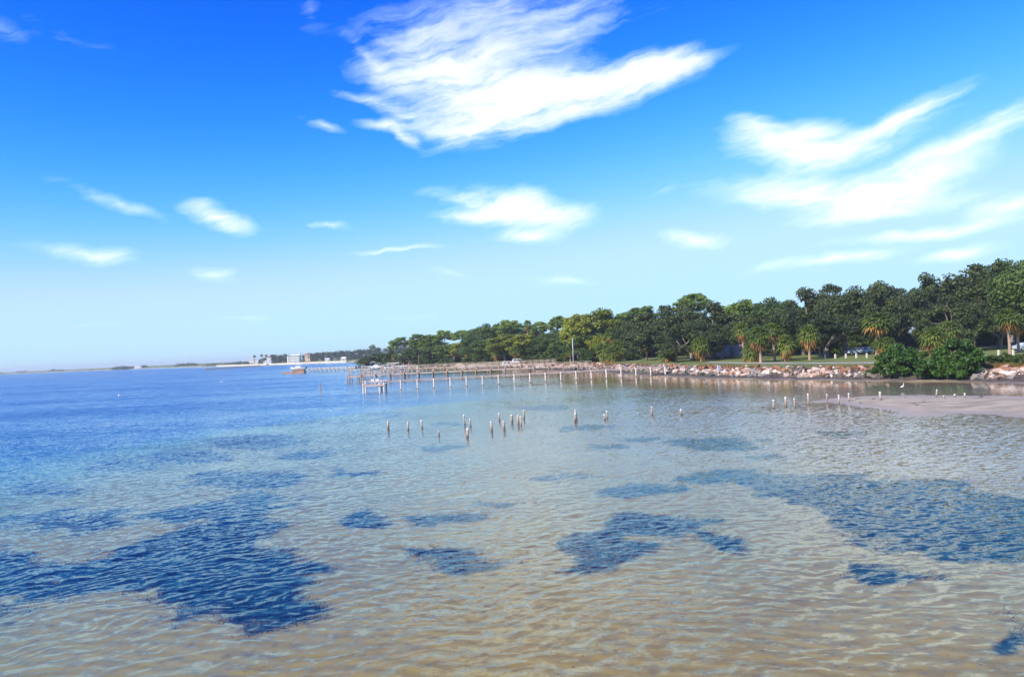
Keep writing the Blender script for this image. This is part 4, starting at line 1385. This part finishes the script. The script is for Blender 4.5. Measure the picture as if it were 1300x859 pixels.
jetty('nearest long jetty on pale piles, without railing, in front of the other jetties', (487, 154), (842, 166), 1.86, 1.5, 3.2, M_PALE, rows=(-1,))
jetty('second long jetty on brown piles that rise above its deck, behind the nearest one', (459, 207), (752, 204), 1.95, 1.6, 3.6, M_BROWN, 0.55, 0.95, 0.15, 1)
jetty('third jetty with railings on both sides, behind the brown-piled one', (498, 262), (706, 246), 2.1, 1.7, 3.6, M_BROWN, 0.2, 1.0, 0.14)
jetty('far low jetty on white piles right of the moored barge', (393, 398), (452, 372), 1.5, 1.3, 3.3, M_PALE, 0.7, None, 0.16)
jetty('old dark pier standing in open water at the far left', (260, 720), (330, 830), 1.7, 1.6, 5.0, M_BROWN, 0.3, None, 0.22)
jetty('jetty between the boat lifts and the headland beach', (470, 330), (520, 352), 1.6, 1.3, 3.2, M_PALE, 0.6, None, 0.14)


def frame_platform(name, label, cat, px0, px1, depth, dy, zlow, ztop, pile_m, deck=True, group=None, upper=True):
    x0, x1 = xat(px0, depth, 1), xat(px1, depth, 1)
    root = thing(name, label, cat, (x0, depth, 0), 0, group)
    w_ = x1 - x0
    post = MB().tube([(0, 0, -3.0), (0, 0, ztop + 0.12)], [0.16, 0.15], 8).mesh('platform_pile', pile_m, True)
    for x in (0, w_ * 0.78, w_) if w_ > 3.2 else (0, w_):
        for y in (0, dy):
            link('pile', post, root, (x, y, 0))
    for y in (-0.2, dy + 0.2):
        link('lower_beam', MB().box((w_ / 2, y, zlow - 0.12), (w_ + 0.4, 0.1, 0.24)).mesh('lower_beam', M_WOOD), root)
        if upper:
            link('top_beam', MB().box((w_ / 2, y, ztop - 0.08), (w_ + 0.4, 0.1, 0.16)).mesh('top_beam', M_WOOD), root)
    if deck:
        link('deck', MB().box((w_ / 2, dy / 2, zlow + 0.045), (w_ + 0.3, dy + 0.2, 0.08)).mesh('platform_deck', M_WOOD), root)
    return root


frame_platform('landing_platform', 'square landing platform with a lower deck at the left end of the nearest jetty', 'platform', 461, 487.5, 152, 2.6, 1.22, 1.95, M_PALE)
frame_platform('landing_platform', 'small dark-piled platform under a boat lift, leftmost of the jetty ends', 'platform', 441, 457.5, 210, 3.0, 1.55, 1.75, M_BROWN, upper=False)

M_METAL = plain('galvanised_steel', (0.42, 0.43, 0.45), (0.60, 0.61, 0.63), 3, 0.45, 0.5)
M_GEL = plain('white_gelcoat', (0.74, 0.73, 0.71), (0.84, 0.83, 0.81), 1.0, 0.35, 0.5)
M_CANVAS = plain('pale_canvas', (0.62, 0.66, 0.72), (0.76, 0.79, 0.83), 1.0, 0.8)
M_GLASS = plain('dark_window_glass', (0.020, 0.028, 0.036), (0.05, 0.06, 0.075), 1.0, 0.12, 0.6)
M_NAVY = plain('navy_stripe', (0.03, 0.05, 0.16), (0.05, 0.08, 0.22), 1.0, 0.4)


def boat_lift(label, px0, px1, depth, dy, zt, zc):
    x0, x1 = xat(px0, depth, 2), xat(px1, depth, 2)
    w_ = x1 - x0
    root = thing('boat_lift', label, 'boat lift', (x0, depth, 0), 0, 'boat lifts')
    post = MB().tube([(0, 0, -3.0), (0, 0, zt + 0.25)], [0.15, 0.14], 8).mesh('lift_pile', M_BROWN, True)
    for x in (0, w_):
        for y in (0, dy):
            link('pile', post, root, (x, y, 0))
    for y in (0, dy):
        link('top_beam', MB().box((w_ / 2, y - 0.22, zt), (w_ + 0.3, 0.14, 0.2)).mesh('lift_beam', M_METAL), root)
    for x in (w_ * 0.25, w_ * 0.75):
        link('cradle', MB().box((x, dy / 2, zc - 0.1), (0.2, dy - 0.4, 0.2)).mesh('lift_cradle', M_METAL), root)
        for y in (-0.22, dy - 0.22):
            link('cable', MB().tube([(x, y + 0.1, zc), (x, y + 0.1, zt)], [0.02, 0.02], 5).mesh('lift_cable', M_METAL), root)
    return root


def boat(name, label, px, depth, z, L, rz, kind):
    X = xat(px, depth, z)
    root = thing(name, label, 'boat', (X, depth, z), rz, 'boats')
    bm_, h = L * 0.17, L * 0.15
    secs = []
    for t, wd_, kz, top in ((0.0, 0.86, 0.05, 0.95), (0.25, 0.98, 0.0, 0.95), (0.5, 1.0, 0.0, 1.0), (0.72, 0.82, 0.05, 1.08), (0.88, 0.46, 0.25, 1.18), (1.0, 0.02, 0.75, 1.28)):
        x = (t - 0.5) * L
        secs.append([(x, -bm_ * wd_, h * top), (x, -bm_ * wd_ * 0.86, h * (kz + 0.32)), (x, 0, h * kz), (x, bm_ * wd_ * 0.86, h * (kz + 0.32)), (x, bm_ * wd_, h * top)])
    vs_, fs = [p_ for s in secs for p_ in s], []
    for i in range(5):
        for k in range(4):
            a = i * 5 + k
            fs.append((a, a + 5, a + 6, a + 1))
    fs.append((0, 1, 2, 3, 4))
    for i in range(5):
        fs.append((i * 5, i * 5 + 4, i * 5 + 9, i * 5 + 5))
    hull = link('hull', MB().add(vs_, fs).mesh('boat_hull', M_GEL), root)
    link('stripe', MB().box((-L * 0.08, -bm_ * 0.99, h * 0.8), (L * 0.62, 0.03, h * 0.12)).mesh('hull_stripe', M_NAVY), hull)
    if kind == 'cabin':
        cb = link('cabin', MB().box((-L * 0.02, 0, h * 1.28), (L * 0.36, bm_ * 1.5, h * 0.6), 0, 0, 0.86).mesh('boat_cabin', M_GEL), root)
        link('window', MB().box((-L * 0.02, -bm_ * 0.72, h * 1.33), (L * 0.27, 0.06, h * 0.25)).mesh('cabin_window', M_GLASS), cb)
    else:
        link('windscreen', MB().box((L * 0.08, 0, h * 1.2), (0.08, bm_ * 1.5, h * 0.45)).mesh('boat_windscreen', M_GLASS), root)
    if kind in ('cabin', 'canopy'):
        for x in (-L * 0.3, -L * 0.02):
            for s in (-1, 1):
                link('canopy_post', MB().tube([(x, s * bm_ * 0.8, h * 0.95), (x, s * bm_ * 0.75, h * 2.15)], [0.03, 0.03], 5).mesh('canopy_post', M_METAL), root)
        link('canopy', MB().box((-L * 0.16, 0, h * 2.18), (L * 0.42, bm_ * 1.75, 0.09), 0, 0, 0.94).mesh('boat_canopy', M_CANVAS if kind == 'canopy' else M_GEL), root)
    link('outboard', MB().box((-L * 0.53, 0, h * 0.85), (L * 0.07, 0.35, h * 0.9), 0, 0, 0.8).mesh('outboard_motor', M_GLASS), root)
    return root


boat_lift('leftmost boat lift, standing over the small dark-piled platform', 443.5, 457.5, 212, 3.2, 3.3, 2.35)
boat_lift('boat lift with beams behind the landing platform of the nearest jetty', 464, 484, 250, 4.0, 3.4, 2.0)
boat_lift('boat lift right of the landing platform, holding the long white boat', 485, 500, 286, 4.2, 3.2, 1.6)
boat_lift('boat lift with tall piles right of the long white boat', 503, 517, 236, 3.6, 3.3, 2.2)
boat_lift('empty boat lift between the leftmost lift and the landing platform', 460, 470, 228, 3.0, 3.0, 1.9)
boat('motor_boat', 'small white boat in the tall-piled lift right of the long white boat', 510, 237.6, 2.2, 3.4, 0.1, 'open')
jetty('short side jetty among the boat lifts left of the third jetty', (478, 270), (530, 268), 1.9, 1.3, 2.8, M_PALE, 0.8, None, 0.13)
boat('motor_boat', 'white motor boat hanging in the boat lift behind the landing platform', 474, 252, 2.0, 4.6, 0.2, 'canopy')
boat('motor_boat', 'long white motor boat in the lift right of the landing platform', 493, 288, 1.6, 5.6, 3.3, 'open')
boat('motor_boat', 'white boat with canopy farther off, left of the boat lifts', 450, 420, 0.0, 7.0, 0.5, 'canopy')
boat('motor_boat', 'white cabin boat moored by the headland tip', 478, 400, 0.0, 8.0, 2.7, 'cabin')
boat('motor_boat', 'white boat moored behind the far low jetty', 462, 430, 0.0, 6.5, 0.3, 'cabin')

# white chairs on the landing
for k, (px, lab) in enumerate([(473, 'left white garden chair at the outer end of the nearest jetty'), (479, 'right white garden chair at the outer end of the nearest jetty')]):
    root = thing('garden_chair', lab, 'chair', (xat(px, 153.4, 1.3), 153.4, 1.307), 0.2, 'white garden chairs')
    link('seat', MB().box((0, 0, 0.42), (0.62, 0.6, 0.06)).mesh('chair_seat', M_GEL), root)
    link('backrest', MB().box((0, 0.33, 0.76), (0.62, 0.05, 0.62)).mesh('chair_back', M_GEL), root)
    for sx in (-1, 1):
        link('armrest', MB().box((sx * 0.33, 0.02, 0.64), (0.07, 0.62, 0.04)).mesh('chair_arm', M_GEL), root)
        for sy in (-1, 1):
            link('leg', MB().box((sx * 0.33, sy * 0.26, 0.31), (0.06, 0.06, 0.62)).mesh('chair_leg', M_GEL), root)

# open boathouse
d_ = 330
x0, x1 = xat(491, d_, 3), xat(507, d_, 3)
root = thing('boathouse', 'open boathouse with a flat pale roof at the headland beach', 'boathouse', ((x0 + x1) / 2, d_, 0), 0)
w_ = x1 - x0
link('roof', MB().box((0, 2, 3.25), (w_, 5.4, 0.32)).mesh('boathouse_roof', M_PALE), root)
link('floor', MB().box((0, 2, 1.5), (w_ - 0.3, 5.0, 0.14)).mesh('boathouse_floor', M_WOOD), root)
for sx in (-1, 0, 1):
    for y in (-0.3, 4.3):
        link('post', MB().tube([(sx * (w_ / 2 - 0.25), y, -2), (sx * (w_ / 2 - 0.25), y, 3.09)], [0.12, 0.1], 7).mesh('boathouse_post', M_PALE), root)

# moored barge with a cabin boat on it
d_ = 378
x0, x1 = xat(358.5, d_, 0.5), xat(388, d_, 0.5)
w_ = x1 - x0
root = thing('work_barge', 'brown flat work barge moored on the blue water, carrying a white boat', 'barge', ((x0 + x1) / 2, d_, 0), 0)
M_RUST = plain('rusty_hull', (0.30, 0.17, 0.11), (0.52, 0.34, 0.25), 0.8, 0.8)
link('hull', MB().add([(-w_ / 2 + 1.2, -2, -0.4), (w_ / 2 - .6, -2, -0.4), (w_ / 2 - .6, 2, -0.4), (-w_ / 2 + 1.2, 2, -0.4), (-w_ / 2, -2, 0.75), (w_ / 2, -2, 0.85), (w_ / 2, 2, 0.85), (-w_ / 2, 2, 0.75)],
                      [(3, 2, 1, 0), (4, 5, 6, 7), (0, 1, 5, 4), (1, 2, 6, 5), (2, 3, 7, 6), (3, 0, 4, 7)]).mesh('barge_hull', M_RUST), root)
link('deck_house', MB().box((w_ * 0.2, 0.3, 1.2), (w_ * 0.5, 2.8, 0.8)).mesh('barge_house', M_RUST), root)
for k in range(4):
    link('mooring_post', MB().tube([(-w_ * 0.02 + k * w_ * 0.15, -1.7, 0.7), (-w_ * 0.02 + k * w_ * 0.15, -1.7, 2.0)], [0.1, 0.09], 7).mesh('mooring_post', M_BROWN), root)
boat('cabin_boat', 'white cabin boat resting on the moored brown barge', 378.5, d_ + 0.4, 1.58, 7.4, math.pi, 'cabin')

# marker post
g0 = ground(407, 499)
root = thing('marker_post', 'lone dark marker post in open water left of the landing platform', 'post', (g0.x, g0.y, 0))
h = zat(g0.x, g0.y, 486.5)
link('post', MB().tube([(0, 0, -5), (0, 0, h * 0.86)], [0.1, 0.1], 8).mesh('marker_shaft', M_BROWN, True), root)
link('post_top', MB().tube([(0, 0, h * 0.86), (0, 0, h)], [0.12, 0.1], 8).mesh('marker_top', M_WET, True), root)

# ------------------------------------------------------------------ lawn furniture, houses, cars
M_BOLL = plain('painted_bollard', (0.58, 0.52, 0.44), (0.74, 0.68, 0.60), 3)
ordn = ['first', 'second', 'third', 'fourth', 'fifth']
for grp, dd, cols, where in (('l', 160, (1047.5, 1060.5, 1074, 1087.2, 1100.6), 'in the row along the path left of the mangroves'), ('r', 135, (1247, 1268, 1286.5), 'in the row on the lawn right of the mangroves')):
    for k, px in enumerate(cols):
        dpx = dd - k * (2.0 if grp == 'l' else 2.5)
        X = xat(px, dpx, 2.2); z0 = hz_(X, dpx)
        root = thing('bollard', '%s pale bollard from the left %s' % (ordn[k], where), 'bollard', (X, dpx, z0 - 0.05), 0.2, 'pale bollards along the path')
        link('post', MB().box((0, 0, 0.44), (0.26, 0.26, 0.88)).mesh('bollard_post', M_BOLL), root)
        link('cap', MB().box((0, 0, 0.93), (0.26, 0.26, 0.1), 0, 0, 0.3).mesh('bollard_cap', M_BOLL), root)

d_ = 236
X = xat(727.5, d_, 5); z0 = hz_(X, d_)
root = thing('utility_pole', 'tall thin pale pole standing before the dark trees', 'pole', (X, d_, z0))
h = zat(X, d_, 430) - z0
link('pole', MB().tube([(0, 0, -0.5), (0, 0, h)], [0.17, 0.11], 9).mesh('pole_shaft', M_METAL, True), root)
link('pole_cap', MB().tube([(0, 0, h), (0, 0, h + 0.25)], [0.14, 0.05], 9).mesh('pole_cap', M_METAL), root)

M_WALLP = plain('pink_stucco', (0.70, 0.47, 0.33), (0.78, 0.56, 0.42), 0.8)
M_WALLW = plain('white_stucco', (0.74, 0.71, 0.67), (0.82, 0.79, 0.75), 0.8)
M_ROOFR = plain('clay_tile_roof', (0.34, 0.15, 0.10), (0.48, 0.24, 0.16), 1.2)
M_ROOFG = plain('grey_roof', (0.30, 0.29, 0.28), (0.44, 0.43, 0.42), 1.2)


def house(name, label, px, depth, wd_, dp_, ht, wall_m, roof_m, storeys=1, rz=0.0, roof_h=None, cols=None, base=None):
    X = xat(px, depth, 4)
    z0 = hz_(X, depth) if base is None else base
    root = thing(name, label, 'house', (X, depth, z0), rz, None)
    link('wall', MB().box((0, 0, ht / 2 - 0.3), (wd_, dp_, ht + 0.6)).mesh('house_wall', wall_m), root)
    rh = roof_h if roof_h is not None else wd_ * 0.16
    e = 0.5
    hx, hy = wd_ / 2 + e, dp_ / 2 + e
    rf = link('roof', MB().add([(-hx, -hy, ht), (hx, -hy, ht), (hx, hy, ht), (-hx, hy, ht), (-hx * 0.55, 0, ht + rh), (hx * 0.55, 0, ht + rh)],
                               [(0, 1, 5, 4), (2, 3, 4, 5), (1, 2, 5), (3, 0, 4), (3, 2, 1, 0)]).mesh('house_roof', roof_m), root)
    n = cols or max(2, int(wd_ / 2.6))
    sh_ = ht / storeys
    for s in range(storeys):
        for k in range(n):
            x = (k + 0.5) / n * wd_ - wd_ / 2
            door = s == 0 and k == n // 2
            hh_ = sh_ * (0.72 if door else 0.45)
            zc = s * sh_ + (hh_ / 2 + 0.02 if door else sh_ * 0.55)
            if door:
                link('door', MB().box((x, -dp_ / 2 - 0.02, zc), (1.1, 0.08, hh_)).mesh('house_door', M_BROWN), root)
            else:
                f = link('window', MB().box((x, -dp_ / 2 - 0.02, zc), (1.35, 0.1, hh_)).mesh('window_frame', M_GEL), root)
                link('pane', MB().box((x, -dp_ / 2 - 0.06, zc), (1.15, 0.06, hh_ - 0.2)).mesh('window_pane', M_GLASS), f)
    return root


house('house', 'pink house half hidden under the grey-green oak behind the palms', 915, 224, 12, 8, 3.6, M_WALLP, M_ROOFG, 1, 0.15)
house('house', 'pale house glimpsed between trunks above the middle of the bollards', 1052, 214, 9, 7, 6.2, M_WALLP, M_ROOFG, 2, 0.1)
house('beach_house', 'white gabled house behind the left bare trunks', 507, 452, 8, 7, 5.0, M_WALLW, M_ROOFG, 1, 0.2)
# far shore
villa = house('villa', 'large white villa with several blocks on the far shore', 375, 1052, 13, 10, 9.0, M_WALLW, M_WALLW, 3, 0.05, 1.6, 6, 2.0)
link('wing', MB().box((-8.0, 3, 3.2), (5, 8, 11.0)).mesh('villa_wing', M_WALLW), villa)
link('tower', MB().box((4.4, 2, 5.2), (4, 4, 12.6)).mesh('villa_tower', M_WALLW), villa)
for k in range(3):
    link('window', MB().box((-8.0, -1.03, 1.6 + 2.7 * k), (1.6, 0.12, 1.7)).mesh('wing_window', M_GLASS), villa)
house('far_house', 'small white tower house left of the white villa', 342, 1075, 5, 5, 8.5, M_WALLW, M_ROOFR, 3, 0, 1.4, 2, 2.0)
house('far_house', 'low white house at the foot of the tower house', 340, 1050, 10, 6, 3.0, M_WALLW, M_WALLW, 1, 0, 1.0, 3, 2.0)
house('far_house', 'small white house with hipped roof under the far wood', 436.5, 985, 7, 6, 2.6, M_WALLW, M_WALLW, 1, 0, 1.8, 3, 2.0)
house('far_house', 'white cottage between the villa and the far wood', 416, 1010, 6, 5, 2.6, M_WALLW, M_WALLW, 1, 0, 1.2, 2, 2.0)
house('far_house', 'long building with reddish roof rising behind the far wood', 417, 1180, 22, 10, 9.5, M_WALLP, M_ROOFR, 3, 0, 2.4, 7, 2.5)
house('far_house', 'pinkish house right of the white villa', 391, 1090, 7, 6, 10.0, M_WALLP, M_ROOFR, 3, 0, 1.5, 2, 2.0)
house('distant_building', 'flat white building on the most distant coast at the left', 176, 1790, 15, 10, 4.5, M_WALLW, M_WALLW, 1, 0, 0.6, 5, 2.0)
house('distant_building', 'small white building left of the far palms', 320, 1290, 8, 8, 7.0, M_WALLW, M_WALLW, 2, 0, 0.8, 3, 2.0)
house('distant_building', 'small white house by the waterline below the far palms', 326, 1150, 6, 6, 4.0, M_WALLW, M_WALLW, 1, 0, 1.0, 2, 2.0)

# far sea wall
fp = [ground(*p_) for p_ in FAR_PX[1:7]]
mb = MB()
for a, b in zip(fp[:-1], fp[1:]):
    mb.beam((a.x, a.y - 1, 0.45), (b.x, b.y - 1, 0.45), 0.8, 2.2)
root = thing('sea_wall', 'low pinkish sea wall along the far shore', 'wall', (0, 0, 0))
link('wall', mb.mesh('sea_wall', M_PALE), root)
mb = MB()
for a, b in zip(fp[:-1], fp[1:]):
    mb.beam((a.x, a.y - 1, 1.68), (b.x, b.y - 1, 1.68), 1.2, 0.24)
link('coping', mb.mesh('sea_wall_coping', M_WALLW), root)

# cars
M_TYRE = plain('tyre_rubber', (0.015, 0.015, 0.015), (0.04, 0.04, 0.04), 5)
M_WCAR = plain('white_car_paint', (0.78, 0.78, 0.77), (0.84, 0.84, 0.83), 0.5, 0.25, 0.5)
M_SCAR = plain('silver_blue_car_paint', (0.42, 0.47, 0.55), (0.52, 0.57, 0.64), 0.5, 0.25, 0.5)


def car(label, px, depth, rz, paint, van=False):
    X = xat(px, depth, 2.5); z0 = hz_(X, depth)
    root = thing('parked_car', label, 'car', (X, depth, z0 - 0.02), rz, 'cars parked under the trees')
    prof = [(-2.2, .35), (-2.2, .85), (-2.0, .98), (-1.75, 1.75), (-1.4, 1.88), (1.2, 1.88), (1.75, 1.1), (2.15, .95), (2.25, .6), (2.2, .35)] if van else \
           [(-2.2, .35), (-2.25, .8), (-1.95, .95), (-1.35, 1.02), (-.8, 1.42), (.45, 1.44), (1.1, 1.0), (1.95, .86), (2.22, .62), (2.2, .35)]
    n = len(prof)
    vs_ = [(x, -0.85, z) for x, z in prof] + [(x, 0.85, z) for x, z in prof]
    fs = [tuple(range(n)), tuple(range(2 * n - 1, n - 1, -1))] + [(i, i + n, (i + 1) % n + n, (i + 1) % n) for i in range(n)]
    link('body', MB().add(vs_, fs).mesh('car_body', paint), root)
    z1, z2 = (1.1, 1.7) if van else (0.98, 1.36)
    for s in (-1, 1):
        for xa, xb in ((-1.2, -0.15), (-0.05, 0.75)) if not van else ((-1.5, -0.4), (-0.3, 1.1)):
            link('window', MB().box(((xa + xb) / 2, s * 0.86, (z1 + z2) / 2), (xb - xa, 0.04, z2 - z1), 0, 0, 0.86).mesh('car_window', M_GLASS), root)
        for x in (-1.4, 1.4):
            wh = link('wheel', MB().tube([(x, s * 0.68, 0.33), (x, s * 0.9, 0.33)], [0.33, 0.33], 14).mesh('car_tyre', M_TYRE), root)
            link('rim', MB().tube([(x, s * 0.88, 0.33), (x, s * 0.92, 0.33)], [0.19, 0.17], 10).mesh('car_rim', M_METAL), wh)
        link('headlight', MB().box((2.2, s * 0.6, 0.72), (0.1, 0.3, 0.14)).mesh('car_headlight', M_GEL), root)
    return root


car('white car parked in the shade under the broad oak behind the bollards', 1086, 176, 0.1, M_WCAR)
car('white car parked at an angle beside the other white one', 1096, 180, 0.7, M_WCAR)
car('third white car, right of the other two and left of the big palm', 1108, 178, 0.2, M_WCAR)
car('white van parked behind the rocks under the short palms at the left', 644, 288, 0.1, M_WCAR, True)
car('second white van right of the van behind the rocks', 657, 284, 0.1, M_WCAR, True)
car('blue-grey car at the right edge behind the far right palms', 1302, 150, 0.2, M_SCAR)

# ------------------------------------------------------------------ seagrass beds on the bottom
M_GRASS = leaf_mat('seagrass_blade', (0.014, 0.020, 0.012), (0.045, 0.055, 0.024), 0.1, 0.0)


rng = np.random.default_rng(23)
acc = []
for outline, dens in BEDS:
    poly = bed_poly(outline)
    lo, hi = poly.min(0) - 2, poly.max(0) + 2
    dist = np.hypot(*poly.mean(0))
    if dens < 0.5:
        continue
    near = min(1.0, (45 / dist) ** 1.3)
    rate = 120 * dens * near
    n = int((hi - lo).prod() * rate)
    p_ = lo + rng.random((n, 2)) * (hi - lo)
    jit = np.stack([fbm(p_[:, 0] * 0.45, p_[:, 1] * 0.45, 31), fbm(p_[:, 0] * 0.45, p_[:, 1] * 0.45, 57)], 1) * 4.2
    qx, qy = p_[:, 0] + jit[:, 0], p_[:, 1] + jit[:, 1]
    inn = np.where(inside(qx, qy, poly), 1, -1) * seg_dist(qx, qy, poly, True)
    soft = 0.25 + 0.012 * dist
    keep = (rng.random(n) < sstep(inn, -soft, soft)) & (fbm(p_[:, 0] * 0.8, p_[:, 1] * 0.8, 63) > -0.1)
    p_ = p_[keep]
    acc.append(np.column_stack([p_, np.full(len(p_), max(1.0, (dist / 45)))]))
T_ = np.vstack(acc)
Z_ = height(T_[:, 0], T_[:, 1])
ok = Z_ < -0.1
T_, Z_ = T_[ok], Z_[ok]
nb = 4
base_ = np.repeat(np.column_stack([T_[:, 0], T_[:, 1], Z_]), nb, axis=0)
n = len(base_)
wid = np.repeat(T_[:, 2], nb) * 0.011
a = rng.random(n) * 6.283
ln = np.minimum(0.05 + 0.10 * rng.random(n), np.repeat(-Z_, nb) * 0.6)
leanx, leany = rng.normal(size=n) * 0.10 + 0.12, rng.normal(size=n) * 0.10 - 0.14
base_[:, :2] += rng.normal(size=(n, 2)) * 0.07
ca, sa = np.cos(a) * wid, np.sin(a) * wid
q0 = base_ + np.column_stack([-ca, -sa, np.full(n, -0.03)])
q1 = base_ + np.column_stack([ca, sa, np.full(n, -0.03)])
q2 = base_ + np.column_stack([leanx + ca * 0.7, leany + sa * 0.7, ln])
q3 = base_ + np.column_stack([leanx - ca * 0.7, leany - sa * 0.7, ln])
vv = np.stack([q0, q1, q2, q3], 1).reshape(-1, 3)
tone = np.repeat(rng.random(n), 4)
tag(link('seagrass', mesh_np('seagrass', vv, [(4, np.arange(n * 4).reshape(-1, 4))], M_GRASS, tone=tone)), 'dark patches of seagrass growing on the sandy bottom under clear water', 'seagrass', None, 'stuff')
print('seagrass blades', n)

# ------------------------------------------------------------------ haze over the bay
m_haze = bpy.data.materials.new('haze')
m_haze.use_nodes = True
t = NT(m_haze.node_tree)
pv = t.n('ShaderNodeVolumePrincipled')
pv.inputs['Color'].default_value = rgb(*HAZE_COL)
pv.inputs['Density'].default_value = HAZE_DENS
o = t.n('ShaderNodeOutputMaterial')
t.put(o.inputs['Volume'], pv.outputs[0])
hb = MB().box((0, 0, 8.0), (14800, 14800, 46.0))
tag(link('haze', hb.mesh('haze', m_haze)), kind='stuff')
